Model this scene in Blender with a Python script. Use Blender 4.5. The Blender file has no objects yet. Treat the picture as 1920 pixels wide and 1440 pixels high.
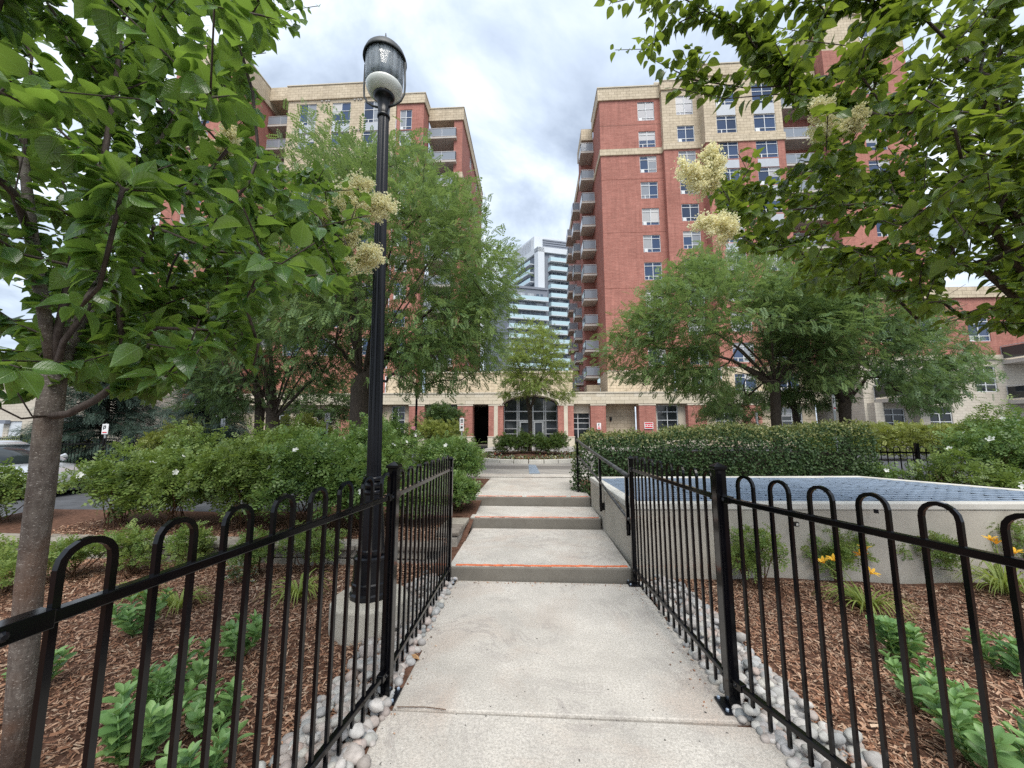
import bpy, math, random
import numpy as np
from mathutils import Matrix, Vector

random.seed(11)
rng = np.random.default_rng(11)
sc = bpy.context.scene
col = sc.collection
R = math.radians

# ------------------------------------------------------------------ camera
CAM = np.array([0.0, 0.0, 1.55]); YAW = R(3.2); PIT = R(6.97); FPX = 720.0
cF = np.array([-math.sin(YAW)*math.cos(PIT), math.cos(YAW)*math.cos(PIT), math.sin(PIT)])
cR = np.array([math.cos(YAW), math.sin(YAW), 0.0]); cU = np.cross(cR, cF)
cam = bpy.data.cameras.new('camera'); camo = bpy.data.objects.new('camera', cam); col.objects.link(camo)
cam.sensor_width = 36.0; cam.lens = FPX/1920*36; cam.clip_start = 0.05; cam.clip_end = 2000
camo.matrix_world = Matrix(((cR[0], cU[0], -cF[0], CAM[0]), (cR[1], cU[1], -cF[1], CAM[1]), (cR[2], cU[2], -cF[2], CAM[2]), (0, 0, 0, 1)))
sc.camera = camo

# ------------------------------------------------------------------ world, sun, exposure
SUN_EL, SUN_AZ = R(58), R(165)          # azimuth clockwise from +Y: the light comes from behind the viewer
w = bpy.data.worlds.new('World'); sc.world = w; w.use_nodes = True
nt = w.node_tree; nt.nodes.clear()
def NN(nt, t, **k):
    n = nt.nodes.new(t)
    for a, b in k.items():
        if a.startswith('i_'): n.inputs[a[2:].replace('_', ' ')].default_value = b
        else: setattr(n, a, b)
    return n
sky = NN(nt, 'ShaderNodeTexSky', sky_type='NISHITA', sun_disc=False, sun_elevation=SUN_EL, sun_rotation=SUN_AZ, air_density=1.3, dust_density=1.5)
tc = NN(nt, 'ShaderNodeTexCoord'); sep = NN(nt, 'ShaderNodeSeparateXYZ')
nt.links.new(tc.outputs['Generated'], sep.inputs[0])
zc = NN(nt, 'ShaderNodeMath', operation='MAXIMUM'); nt.links.new(sep.outputs['Z'], zc.inputs[0]); zc.inputs[1].default_value = 0.0
za = NN(nt, 'ShaderNodeMath', operation='ADD'); nt.links.new(zc.outputs[0], za.inputs[0]); za.inputs[1].default_value = 0.22
dx = NN(nt, 'ShaderNodeMath', operation='DIVIDE'); nt.links.new(sep.outputs['X'], dx.inputs[0]); nt.links.new(za.outputs[0], dx.inputs[1])
dy = NN(nt, 'ShaderNodeMath', operation='DIVIDE'); nt.links.new(sep.outputs['Y'], dy.inputs[0]); nt.links.new(za.outputs[0], dy.inputs[1])
cmb = NN(nt, 'ShaderNodeCombineXYZ'); nt.links.new(dx.outputs[0], cmb.inputs[0]); nt.links.new(dy.outputs[0], cmb.inputs[1]); cmb.inputs[2].default_value = 3.3
n1 = NN(nt, 'ShaderNodeTexNoise'); n1.inputs['Scale'].default_value = 1.75; n1.inputs['Detail'].default_value = 9; n1.inputs['Roughness'].default_value = 0.56; n1.inputs['Distortion'].default_value = 0.35
nt.links.new(cmb.outputs[0], n1.inputs['Vector'])
rmp = NN(nt, 'ShaderNodeValToRGB'); cr = rmp.color_ramp
cr.elements[0].position = 0.36; cr.elements[0].color = (2.8, 3.35, 4.3, 1)
cr.elements[1].position = 0.66; cr.elements[1].color = (9.0, 9.4, 9.8, 1)
e = cr.elements.new(0.50); e.color = (5.2, 6.0, 7.15, 1)
nt.links.new(n1.outputs['Fac'], rmp.inputs[0])
mx = NN(nt, 'ShaderNodeMix', data_type='RGBA'); mx.inputs[0].default_value = 0.88
nt.links.new(sky.outputs[0], mx.inputs[6]); nt.links.new(rmp.outputs[0], mx.inputs[7])
bg = NN(nt, 'ShaderNodeBackground'); bg.inputs['Strength'].default_value = 0.061
nt.links.new(mx.outputs[2], bg.inputs[0]); wo = NN(nt, 'ShaderNodeOutputWorld'); nt.links.new(bg.outputs[0], wo.inputs[0])

sl = bpy.data.lights.new('sun', 'SUN'); sl.energy = 1.5; sl.angle = R(40); sl.color = (1.0, 0.95, 0.87)
so = bpy.data.objects.new('sun', sl); col.objects.link(so)
sd = Vector((math.sin(SUN_AZ)*math.cos(SUN_EL), math.cos(SUN_AZ)*math.cos(SUN_EL), math.sin(SUN_EL)))
so.rotation_euler = sd.to_track_quat('Z', 'Y').to_euler(); so.location = (0, -20, 40)
sc.view_settings.view_transform = 'Standard'; sc.view_settings.look = 'None'
sc.view_settings.exposure = 1.42; sc.view_settings.gamma = 1.0; sc.view_settings.use_curve_mapping = False
sc.render.engine = 'CYCLES'
sc.cycles.use_denoising = False
sc.cycles.use_adaptive_sampling = False
sc.cycles.max_bounces = 6; sc.cycles.diffuse_bounces = 3; sc.cycles.glossy_bounces = 3; sc.cycles.transmission_bounces = 5; sc.cycles.transparent_max_bounces = 6
sc.cycles.caustics_reflective = False; sc.cycles.caustics_refractive = False

# ------------------------------------------------------------------ pixel <-> place helpers (photograph pixels, 1920 wide)
def ray(u, v): return cF + cR*(u-960)/FPX + cU*(720-v)/FPX
def PZ(u, v, z): d = ray(u, v); return CAM + d*((z-CAM[2])/d[2])
def PY(u, v, y): d = ray(u, v); return CAM + d*(y/d[1])
def PD(u, v, d): return CAM + ray(u, v)*d
def XU(u, y, v=790): return float(PY(u, v, y)[0])
def proj(p):
    q = np.atleast_2d(p) - CAM; wd = q @ cF; wd = np.where(np.abs(wd) < 1e-6, 1e-6, wd)
    return np.stack([960+FPX*(q @ cR)/wd, 720-FPX*(q @ cU)/wd, wd], 1)
def inpoly(pts, poly):
    x, y = pts[:, 0], pts[:, 1]; r = np.zeros(len(pts), bool); n = len(poly)
    for i in range(n):
        x1, y1 = poly[i]; x2, y2 = poly[(i+1) % n]
        c = ((y1 > y) != (y2 > y))
        with np.errstate(divide='ignore', invalid='ignore'):
            r ^= c & (x < (x2-x1)*(y-y1)/((y2-y1) if y2 != y1 else 1e-9)+x1)
    return r

# ------------------------------------------------------------------ materials
def newmat(name):
    m = bpy.data.materials.new(name); m.use_nodes = True
    nt = m.node_tree; b = nt.nodes['Principled BSDF']; return m, nt, b
def L(nt, a, b): nt.links.new(a, b)
def mixc(nt, fac, a, b):
    m = NN(nt, 'ShaderNodeMix', data_type='RGBA')
    if isinstance(fac, (int, float)): m.inputs[0].default_value = fac
    else: L(nt, fac, m.inputs[0])
    for s, i in ((a, 6), (b, 7)):
        if isinstance(s, tuple): m.inputs[i].default_value = (*s, 1)
        else: L(nt, s, m.inputs[i])
    return m.outputs[2]
def noise(nt, scale, detail=4, rough=.55, vec=None, dist=0):
    n = NN(nt, 'ShaderNodeTexNoise'); n.inputs['Scale'].default_value = scale; n.inputs['Detail'].default_value = detail
    n.inputs['Roughness'].default_value = rough; n.inputs['Distortion'].default_value = dist
    if vec is not None: L(nt, vec, n.inputs['Vector'])
    return n.outputs['Fac']
def ramp(nt, src, a, b, ca=0.0, cb=1.0):
    r = NN(nt, 'ShaderNodeMapRange'); r.inputs[1].default_value = a; r.inputs[2].default_value = b; r.inputs[3].default_value = ca; r.inputs[4].default_value = cb
    L(nt, src, r.inputs[0]); return r.outputs[0]
def pos(nt, scale=None):
    g = NN(nt, 'ShaderNodeNewGeometry').outputs['Position']
    if scale:
        m = NN(nt, 'ShaderNodeMapping'); m.inputs['Scale'].default_value = scale; L(nt, g, m.inputs[0]); return m.outputs[0]
    return g
def bump(nt, b, h, strength=.4, dist=.01):
    n = NN(nt, 'ShaderNodeBump'); n.inputs['Strength'].default_value = strength; n.inputs['Distance'].default_value = dist
    L(nt, h, n.inputs['Height']); L(nt, n.outputs[0], b.inputs['Normal'])
def spec(b, rough, s=.3, metal=0.0):
    b.inputs['Roughness'].default_value = rough; b.inputs['Specular IOR Level'].default_value = s; b.inputs['Metallic'].default_value = metal

def plain(name, c, rough=.6, s=.4, metal=0.0, var=.12, vs=6.0, bmp=0.0, bs=80.0):
    m, nt, b = newmat(name)
    p = pos(nt)
    d = tuple(x*(1-var) for x in c); l = tuple(min(1, x*(1+var)) for x in c)
    L(nt, mixc(nt, ramp(nt, noise(nt, vs, 5, .6, p), .3, .7), d, l), b.inputs['Base Color']); spec(b, rough, s, metal)
    if bmp: bump(nt, b, noise(nt, bs, 3, .6, p), bmp, .004)
    return m
def concrete(name, c, stain=.5, speck=.5, warm=(.9, .8, .7)):
    m, nt, b = newmat(name); p = pos(nt)
    base = mixc(nt, ramp(nt, noise(nt, 2.2, 6, .62, p), .3, .7), tuple(x*.80 for x in c), tuple(min(1, x*1.08) for x in c))
    st = ramp(nt, noise(nt, 1.1, 8, .7, p, 1.2), .52, .75)
    stm = NN(nt, 'ShaderNodeMath', operation='MULTIPLY'); L(nt, st, stm.inputs[0]); stm.inputs[1].default_value = stain
    base = mixc(nt, stm.outputs[0], base, tuple(x*.55*k for x, k in zip(c, warm)))
    sp = ramp(nt, noise(nt, 130, 2, .6, p), .36, .64)
    spm = NN(nt, 'ShaderNodeMath', operation='MULTIPLY'); L(nt, sp, spm.inputs[0]); spm.inputs[1].default_value = speck
    base = mixc(nt, spm.outputs[0], base, tuple(x*.62 for x in c))
    pit = ramp(nt, noise(nt, 60, 2, .5, p), .70, .76)
    base = mixc(nt, pit, base, (.12, .11, .10))
    L(nt, base, b.inputs['Base Color']); spec(b, .9, .2)
    bump(nt, b, noise(nt, 150, 3, .7, p), .5, .003)
    return m
def path_mat():
    m, nt, b = newmat('path_concrete'); p = pos(nt); c = (.62, .585, .535)
    base = mixc(nt, ramp(nt, noise(nt, 1.7, 7, .65, p), .3, .7), tuple(x*.68 for x in c), tuple(x*1.08 for x in c))
    # reddish rust blush and grey tracks worn by feet
    base = mixc(nt, ramp(nt, noise(nt, 1.3, 5, .6, p, .8), .50, .72, 0, .5), base, (.46, .34, .27))
    vein = NN(nt, 'ShaderNodeMath', operation='ABSOLUTE'); sb = NN(nt, 'ShaderNodeMath', operation='SUBTRACT')
    L(nt, noise(nt, 1.4, 8, .68, p, 1.8), sb.inputs[0]); sb.inputs[1].default_value = .5; L(nt, sb.outputs[0], vein.inputs[0])
    vm = NN(nt, 'ShaderNodeMath', operation='MULTIPLY'); L(nt, ramp(nt, vein.outputs[0], .0, .030, .5, 0), vm.inputs[0]); L(nt, ramp(nt, noise(nt, 1.2, 3, .5, p), .44, .58), vm.inputs[1])
    base = mixc(nt, vm.outputs[0], base, (.23, .20, .20))
    base = mixc(nt, ramp(nt, noise(nt, 75, 3, .7, p), .38, .66, .0, .75), base, tuple(x*.50 for x in c))
    base = mixc(nt, ramp(nt, noise(nt, 210, 2, .5, p), .60, .68, 0, .6), base, (.70, .68, .63))
    base = mixc(nt, ramp(nt, noise(nt, 42, 2, .4, p), .72, .76), base, (.09, .085, .08))
    L(nt, base, b.inputs['Base Color']); spec(b, .92, .2)
    bump(nt, b, noise(nt, 140, 3, .7, p), .8, .004)
    return m
def leafmat(name, dark, light, trans=.35, rough=.45, tcol=None, s=.4, back=1.15, veins=False):
    m, nt, b = newmat(name)
    oi = NN(nt, 'ShaderNodeObjectInfo').outputs['Random']; g = NN(nt, 'ShaderNodeNewGeometry')
    ad = NN(nt, 'ShaderNodeMath', operation='ADD'); L(nt, oi, ad.inputs[0]); L(nt, g.outputs['Random Per Island'], ad.inputs[1])
    fr = NN(nt, 'ShaderNodeMath', operation='FRACT'); L(nt, ad.outputs[0], fr.inputs[0])
    cl = noise(nt, 1.6, 2, .5, g.outputs['Position'])
    mm = NN(nt, 'ShaderNodeMath', operation='MULTIPLY_ADD'); L(nt, cl, mm.inputs[0]); mm.inputs[1].default_value = .9
    m2 = NN(nt, 'ShaderNodeMath', operation='MULTIPLY'); L(nt, fr.outputs[0], m2.inputs[0]); m2.inputs[1].default_value = .75; 
    s2 = NN(nt, 'ShaderNodeMath', operation='SUBTRACT'); L(nt, m2.outputs[0], s2.inputs[0]); s2.inputs[1].default_value = .32; L(nt, s2.outputs[0], mm.inputs[2])
    mm.use_clamp = True
    c = mixc(nt, mm.outputs[0], dark, light)
    c2 = mixc(nt, g.outputs['Backfacing'], c, tuple(min(1, x*back+.01) for x in light))
    if veins:
        sx = NN(nt, 'ShaderNodeSeparateXYZ'); L(nt, NN(nt, 'ShaderNodeTexCoord').outputs['UV'], sx.inputs[0])
        ay = NN(nt, 'ShaderNodeMath', operation='ABSOLUTE'); L(nt, sx.outputs[1], ay.inputs[0])
        t1 = NN(nt, 'ShaderNodeMath', operation='MULTIPLY_ADD'); L(nt, ay.outputs[0], t1.inputs[0]); t1.inputs[1].default_value = -.75; L(nt, sx.outputs[0], t1.inputs[2])
        t2 = NN(nt, 'ShaderNodeMath', operation='MULTIPLY'); L(nt, t1.outputs[0], t2.inputs[0]); t2.inputs[1].default_value = 52.0
        t3 = NN(nt, 'ShaderNodeMath', operation='SINE'); L(nt, t2.outputs[0], t3.inputs[0])
        vn = NN(nt, 'ShaderNodeMath', operation='MAXIMUM'); L(nt, ramp(nt, t3.outputs[0], .80, 1.0, 0, .55), vn.inputs[0]); L(nt, ramp(nt, ay.outputs[0], .010, .028, 1, 0), vn.inputs[1])
        c2 = mixc(nt, ramp(nt, vn.outputs[0], 0, 1, 0, .45), c2, tuple(min(1, x*1.7+.03) for x in light))
        # patchy tone and a few brown blemishes
        c2 = mixc(nt, ramp(nt, noise(nt, 26, 3, .6, g.outputs['Position']), .35, .7, 0, .35), c2, tuple(x*.6 for x in dark))
        c2 = mixc(nt, ramp(nt, noise(nt, 44, 3, .55, g.outputs['Position']), .70, .74, 0, .8), c2, (.16, .10, .04))
        bp = NN(nt, 'ShaderNodeBump'); bp.inputs['Strength'].default_value = .5; bp.inputs['Distance'].default_value = .004; L(nt, vn.outputs[0], bp.inputs['Height']); bp.invert = True; L(nt, bp.outputs[0], b.inputs['Normal'])
    L(nt, c2, b.inputs['Base Color']); spec(b, rough, s)
    tr = NN(nt, 'ShaderNodeBsdfTranslucent'); tcol = tcol or (light[0]*1.5, light[1]*1.5, light[2]*.8)
    L(nt, mixc(nt, .5, c, tcol), tr.inputs[0])
    ms = NN(nt, 'ShaderNodeMixShader'); ms.inputs[0].default_value = trans
    out = nt.nodes['Material Output']; L(nt, b.outputs[0], ms.inputs[1]); L(nt, tr.outputs[0], ms.inputs[2]); L(nt, ms.outputs[0], out.inputs[0])
    return m
def randmat(name, cols, rough=.85, s=.2, var=.25, ns=30, bmp=.3):
    """colour picked per object or per loose piece from a list"""
    m, nt, b = newmat(name)
    oi = NN(nt, 'ShaderNodeObjectInfo').outputs['Random']; g = NN(nt, 'ShaderNodeNewGeometry')
    ad = NN(nt, 'ShaderNodeMath', operation='ADD'); L(nt, oi, ad.inputs[0]); L(nt, g.outputs['Random Per Island'], ad.inputs[1])
    fr = NN(nt, 'ShaderNodeMath', operation='FRACT'); L(nt, ad.outputs[0], fr.inputs[0])
    rp = NN(nt, 'ShaderNodeValToRGB'); cr = rp.color_ramp; cr.interpolation = 'LINEAR'
    while len(cr.elements) < len(cols): cr.elements.new(.5)
    for i, c in enumerate(cols): cr.elements[i].position = i/(len(cols)-1); 
    for i, c in enumerate(cols): cr.elements[i].color = (*c, 1)
    L(nt, fr.outputs[0], rp.inputs[0])
    n = noise(nt, ns, 5, .65, g.outputs['Position'])
    dk = NN(nt, 'ShaderNodeMix', data_type='RGBA', blend_type='MULTIPLY'); dk.inputs[0].default_value = 1
    L(nt, rp.outputs[0], dk.inputs[6]); L(nt, mixc(nt, ramp(nt, n, .3, .7), (1-var,)*3, (1, 1, 1)), dk.inputs[7])
    L(nt, dk.outputs[2], b.inputs['Base Color']); spec(b, rough, s)
    if bmp: bump(nt, b, n, bmp, .006)
    return m
def blockmat(name, c1, c2, mortar, bw, bh, msize, rough=.9, jitter=.5, streak=0.0):
    """masonry courses too small to pick apart, laid in world metres"""
    m, nt, b = newmat(name); g = pos(nt)
    sp = NN(nt, 'ShaderNodeSeparateXYZ'); L(nt, g, sp.inputs[0])
    ad = NN(nt, 'ShaderNodeMath', operation='ADD'); L(nt, sp.outputs[0], ad.inputs[0]); L(nt, sp.outputs[1], ad.inputs[1])
    cb = NN(nt, 'ShaderNodeCombineXYZ'); L(nt, ad.outputs[0], cb.inputs[0]); L(nt, sp.outputs[2], cb.inputs[1])
    t = NN(nt, 'ShaderNodeTexBrick'); t.inputs['Scale'].default_value = 1; t.inputs['Brick Width'].default_value = bw; t.inputs['Row Height'].default_value = bh
    t.inputs['Mortar Size'].default_value = msize; t.inputs['Color1'].default_value = (*c1, 1); t.inputs['Color2'].default_value = (*c2, 1); t.inputs['Mortar'].default_value = (*mortar, 1)
    t.inputs['Mortar Smooth'].default_value = .3; t.inputs['Bias'].default_value = 0
    L(nt, cb.outputs[0], t.inputs['Vector'])
    v = ramp(nt, noise(nt, .35, 6, .65, g), .3, .7)
    dk = NN(nt, 'ShaderNodeMix', data_type='RGBA', blend_type='MULTIPLY'); dk.inputs[0].default_value = 1
    L(nt, t.outputs[0], dk.inputs[6]); L(nt, mixc(nt, v, (.86, .84, .83), (1.06, 1.06, 1.06)), dk.inputs[7])
    d2 = NN(nt, 'ShaderNodeMix', data_type='RGBA', blend_type='MULTIPLY'); d2.inputs[0].default_value = 1
    L(nt, dk.outputs[2], d2.inputs[6]); L(nt, mixc(nt, ramp(nt, noise(nt, 7, 4, .7, g), .3, .7), (1-.2*jitter,)*3, (1, 1, 1)), d2.inputs[7])
    res = d2.outputs[2]
    if streak:
        for sc_, lo_, k_ in (((1.2, 1.2, 14.0), .64, 1.0), ((4.0, 4.0, .22), .70, .9), ((9.0, 9.0, 26.0), .66, .9)):
            d3 = NN(nt, 'ShaderNodeMix', data_type='RGBA', blend_type='MULTIPLY'); d3.inputs[0].default_value = streak*k_
            L(nt, res, d3.inputs[6]); L(nt, mixc(nt, ramp(nt, noise(nt, 1.0, 5, .7, pos(nt, sc_)), .3, .7), (lo_, lo_*.97, lo_*.96), (1.16, 1.15, 1.14)), d3.inputs[7]); res = d3.outputs[2]
    L(nt, res, b.inputs['Base Color']); spec(b, rough, .2)
    bump(nt, b, t.outputs['Fac'], -.25, .01)
    return m
def glassmat(name, c, blind, pblind=.4, rough=.06):
    m, nt, b = newmat(name)
    oi = NN(nt, 'ShaderNodeObjectInfo').outputs['Random']
    c1 = mixc(nt, ramp(nt, oi, 0, .6), tuple(x*.5 for x in c), c)
    bl = NN(nt, 'ShaderNodeMath', operation='GREATER_THAN'); L(nt, oi, bl.inputs[0]); bl.inputs[1].default_value = 1-pblind
    L(nt, mixc(nt, bl.outputs[0], c1, blind), b.inputs['Base Color']); spec(b, rough, .55)
    return m

def bark(name, c1, c2, lent=0.0):
    m, nt, b = newmat(name); p = pos(nt)
    ps = pos(nt, (14, 14, 3.0))
    n = noise(nt, 3.0, 6, .65, ps)
    base = mixc(nt, ramp(nt, n, .3, .7), c1, c2)
    h = n
    if lent:
        base = mixc(nt, ramp(nt, noise(nt, 1.8, 4, .6, pos(nt, (3, 3, 26))), .3, .7, 0, .5), base, tuple(x*.45 for x in c1))
        sp = noise(nt, 2.4, 1, .5, pos(nt, (40, 40, 120)))
        base = mixc(nt, ramp(nt, sp, .66, .70, 0, lent), base, (.52, .48, .43))
        base = mixc(nt, ramp(nt, noise(nt, 2.2, 4, .6, p), .55, .7, 0, .45), base, (.20, .10, .055))
    L(nt, base, b.inputs['Base Color']); spec(b, .85, .25); bump(nt, b, h, .6, .012)
    return m

M = {}
M['path'] = path_mat()
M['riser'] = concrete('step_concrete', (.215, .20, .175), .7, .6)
M['concrete'] = concrete('wall_concrete', (.50, .465, .405), .6, .25)
M['coping'] = concrete('coping_concrete', (.64, .62, .57), .25, .1)
M['pier'] = concrete('footing_concrete', (.56, .53, .46), .4, .4, (1, .8, .55))
M['asphalt'] = plain('asphalt', (.085, .09, .10), .9, .2, 0, .3, 3, .4, 200)
M['paver'] = blockmat('paver', (.40, .38, .35), (.30, .29, .28), (.20, .19, .18), .22, .11, .006)
M['ground'] = plain('earth', (.10, .085, .06), .95, .1, 0, .4, 2)
M['soil'] = plain('mulch_soil', (.11, .06, .042), .95, .1, 0, .5, 25, .8, 60)
M['mulch'] = randmat('mulch_chip', [(.12, .056, .034), (.30, .148, .090), (.44, .245, .155), (.57, .38, .265), (.20, .092, .056), (.65, .49, .36), (.35, .175, .108)], .9, .15, .3, 60, 0)
M['stone'] = randmat('river_stone', [(.56, .55, .52), (.34, .35, .36), (.50, .43, .39), (.66, .65, .63), (.40, .36, .33), (.48, .49, .50), (.54, .43, .38), (.28, .30, .31), (.60, .58, .53)], .75, .3, .35, 28, .25)
M['black'] = plain('black_paint', (.0025, .0025, .0035), .11, .34, 0, .3, 8)
M['blackmatte'] = plain('black_satin', (.005, .0055, .0085), .28, .34, 0, .2, 9)
M['worn'] = plain('worn_rail', (.06, .06, .06), .35, .5, 0, .8, 14)
M['lampwhite'] = plain('opal_glass', (.78, .80, .76), .25, .5, 0, .03, 4)
M['lampgrey'] = plain('weathered_cap', (.045, .05, .052), .5, .4, 0, .3, 10)
m, nt_, b_ = newmat('lit_clear_glass'); spec(b_, .04, .5); b_.inputs['Base Color'].default_value = (.93, .96, .97, 1)
tr_ = NN(nt_, 'ShaderNodeBsdfTransparent'); ms_ = NN(nt_, 'ShaderNodeMixShader'); lw_ = NN(nt_, 'ShaderNodeLayerWeight'); lw_.inputs[0].default_value = .35
gl_ = NN(nt_, 'ShaderNodeBsdfGlossy'); gl_.inputs['Roughness'].default_value = .05; tr_.inputs[0].default_value = (.88, .92, .95, 1)
mr_ = NN(nt_, 'ShaderNodeMapRange'); L(nt_, lw_.outputs['Fresnel'], mr_.inputs[0]); mr_.inputs[3].default_value = .06; mr_.inputs[4].default_value = .9
L(nt_, mr_.outputs[0], ms_.inputs[0]); L(nt_, tr_.outputs[0], ms_.inputs[1]); L(nt_, gl_.outputs[0], ms_.inputs[2]); L(nt_, ms_.outputs[0], nt_.nodes['Material Output'].inputs[0])
df_ = NN(nt_, 'ShaderNodeBsdfTranslucent'); df_.inputs[0].default_value = (.80, .86, .92, 1); dd_ = NN(nt_, 'ShaderNodeBsdfDiffuse'); dd_.inputs[0].default_value = (.62, .68, .74, 1)  # pale blue diffuse mixed into the glass so it looks lit
m1_ = NN(nt_, 'ShaderNodeMixShader'); L(nt_, df_.outputs[0], m1_.inputs[1]); L(nt_, dd_.outputs[0], m1_.inputs[2]); m2_ = NN(nt_, 'ShaderNodeMixShader')
sx_ = NN(nt_, 'ShaderNodeTexNoise'); sx_.inputs['Scale'].default_value = 40; L(nt_, pos(nt_, (1, 1, .05)), sx_.inputs['Vector'])
L(nt_, ramp(nt_, sx_.outputs['Fac'], .35, .65, .25, .7), m2_.inputs[0]); L(nt_, ms_.outputs[0], m2_.inputs[1]); L(nt_, m1_.outputs[0], m2_.inputs[2]); L(nt_, m2_.outputs[0], nt_.nodes['Material Output'].inputs[0])
M['clear'] = m
M['steel'] = plain('sky_blue_steel', (.30, .37, .47), .45, .5, .25, .2, 5)  # blue of the reflected sky is painted into the base colour
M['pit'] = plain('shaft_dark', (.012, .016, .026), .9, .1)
M['orange'] = plain('orange_nosing', (.62, .17, .075), .7, .3, 0, .35, 18)
M['faded'] = plain('faded_nosing', (.60, .23, .15), .8, .2, 0, .4, 22)
M['wallstone'] = randmat('wall_stone', [(.30, .27, .23), (.38, .35, .30), (.25, .22, .19), (.42, .39, .35)], .9, .15, .45, 14, .6)
M['brick'] = blockmat('red_brick', (.54, .215, .17), (.46, .165, .13), (.52, .35, .30), .22, .075, .010, .9, .8, .8)
M['cream'] = blockmat('cream_stone', (.72, .63, .48), (.62, .54, .40), (.40, .34, .25), .62, .31, .02, .9, .6, .5)
M['creamplain'] = plain('cream_cap', (.58, .52, .42), .85, .2, 0, .1, 1.2)
M['creamblock'] = randmat('cream_block', [(.62, .54, .41), (.68, .60, .47), (.57, .50, .38), (.70, .63, .51)], .9, .15, .12, 6, .2)
M['beige'] = blockmat('beige_block', (.62, .57, .48), (.57, .52, .44), (.42, .38, .32), .4, .2, .012)
M['caulk'] = plain('joint', (.20, .09, .07), .9, .1)
M['frame'] = plain('window_frame', (.66, .68, .69), .5, .4, 0, .04)
M['glass'] = glassmat('tower_glass', (.045, .075, .15), (.26, .28, .31), .22)
M['blind'] = randmat('window_blind', [(.30, .31, .33), (.46, .46, .45), (.38, .38, .40), (.55, .54, .52)], .3, .5, .1, 3, 0)
M['spandrel'] = plain('spandrel_panel', (.42, .45, .49), .4, .4, 0, .06)
M['darkglass'] = glassmat('dark_glass', (.020, .024, .028), (.05, .055, .055), .2)
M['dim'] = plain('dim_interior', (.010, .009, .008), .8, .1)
M['bslab'] = plain('balcony_concrete', (.50, .47, .43), .85, .2, 0, .12, .8)
M['soffit'] = plain('soffit', (.36, .34, .31), .85, .2, 0, .12, .8)
M['railmetal'] = plain('balcony_rail', (.45, .46, .48), .4, .5, .2, .05)
m, nt_, b_ = newmat('rail_glass'); b_.inputs['Base Color'].default_value = (.24, .27, .31, 1); spec(b_, .1, .5)
M['railglass'] = m
m, nt_, b_ = newmat('teal_glass'); b_.inputs['Base Color'].default_value = (.46, .62, .68, 1); spec(b_, .08, .5); M['teal'] = m
M['farglass'] = glassmat('far_glass', (.09, .12, .16), (.34, .37, .40), .3)
M['white'] = plain('white_cladding', (.60, .64, .68), .6, .3, 0, .03, .3)
M['slate'] = plain('grey_cladding', (.20, .22, .26), .6, .3, 0, .08, .5)
M['sign'] = plain('sign_white', (.80, .80, .80), .4, .4, 0, .03)
M['signred'] = plain('sign_red', (.62, .03, .05), .5, .4, 0, .05)
M['pink'] = plain('faded_pink', (.55, .22, .26), .6, .3, 0, .1)
M['signblack'] = plain('sign_black', (.02, .02, .02), .5, .4)
M['pole'] = plain('sign_pole', (.42, .43, .43), .5, .5, .6, .1)
M['barkL'] = bark('lilac_bark', (.10, .078, .066), (.235, .205, .18), .7)
M['barkT'] = bark('branch_bark', (.045, .034, .030), (.11, .088, .078))
M['barkH'] = bark('locust_bark', (.040, .030, .024), (.105, .083, .066))
M['twig'] = plain('twig', (.11, .06, .035), .8, .2, 0, .3, 20)
M['lilac'] = leafmat('lilac_leaf', (.032, .102, .036), (.130, .245, .047), .43, .24, (.34, .50, .05), .7, 1.1, True)
M['lilac2'] = leafmat('lilac_leaf_right', (.034, .090, .020), (.125, .205, .028), .45, .30, (.40, .50, .04), .6, 1.1, True)
M['locust'] = leafmat('locust_leaf', (.054, .120, .046), (.195, .288, .094), .36, .5, (.36, .48, .12))
M['locust2'] = leafmat('locust_leaf_dark', (.045, .102, .042), (.150, .235, .082), .34, .5, (.30, .41, .10))
M['maple'] = leafmat('bed_tree_leaf', (.10, .19, .05), (.29, .345, .085), .40, .5, (.42, .50, .11))
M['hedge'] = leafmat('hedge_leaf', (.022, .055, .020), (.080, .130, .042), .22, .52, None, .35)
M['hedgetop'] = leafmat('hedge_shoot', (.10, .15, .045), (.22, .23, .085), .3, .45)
M['rose'] = leafmat('rose_leaf', (.045, .110, .034), (.185, .275, .075), .3, .42)
M['rose2'] = leafmat('rose_leaf_yellow', (.065, .125, .030), (.195, .265, .065), .32, .45)
M['sedum'] = leafmat('sedum_leaf', (.105, .225, .080), (.235, .385, .135), .22, .42)
M['daylily'] = leafmat('daylily_blade', (.17, .25, .05), (.36, .42, .11), .32, .5)
M['nandina'] = leafmat('shrub_leaf', (.09, .17, .045), (.25, .32, .085), .3, .45)
M['box'] = leafmat('boxwood_leaf', (.035, .085, .022), (.13, .19, .045), .22, .45)
M['spruce'] = leafmat('spruce_needle', (.030, .062, .048), (.085, .130, .098), .12, .6)
M['darkbush'] = leafmat('dark_bush_leaf', (.030, .065, .024), (.10, .16, .048), .25, .5)
M['gold'] = leafmat('golden_shrub_leaf', (.11, .16, .035), (.27, .30, .07), .3, .5)
M['petal'] = leafmat('white_petal', (.62, .64, .60), (.82, .83, .80), .25, .5, (.8, .8, .75))
M['lily'] = leafmat('orange_petal', (.80, .30, .02), (.90, .50, .03), .3, .45, (.9, .5, .05))
M['blossom'] = leafmat('cream_blossom', (.74, .68, .40), (.90, .86, .60), .45, .7, (.95, .9, .6), .2)
M['pansy'] = randmat('bedding_flower', [(.45, .42, .22), (.10, .16, .05), (.07, .13, .04), (.50, .48, .42), (.10, .18, .05), (.34, .10, .07), (.12, .18, .05)], .7, .2, .2, 30, 0)
M['silver'] = plain('silver_paint', (.55, .57, .60), .22, .6, .5, .04)
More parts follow.
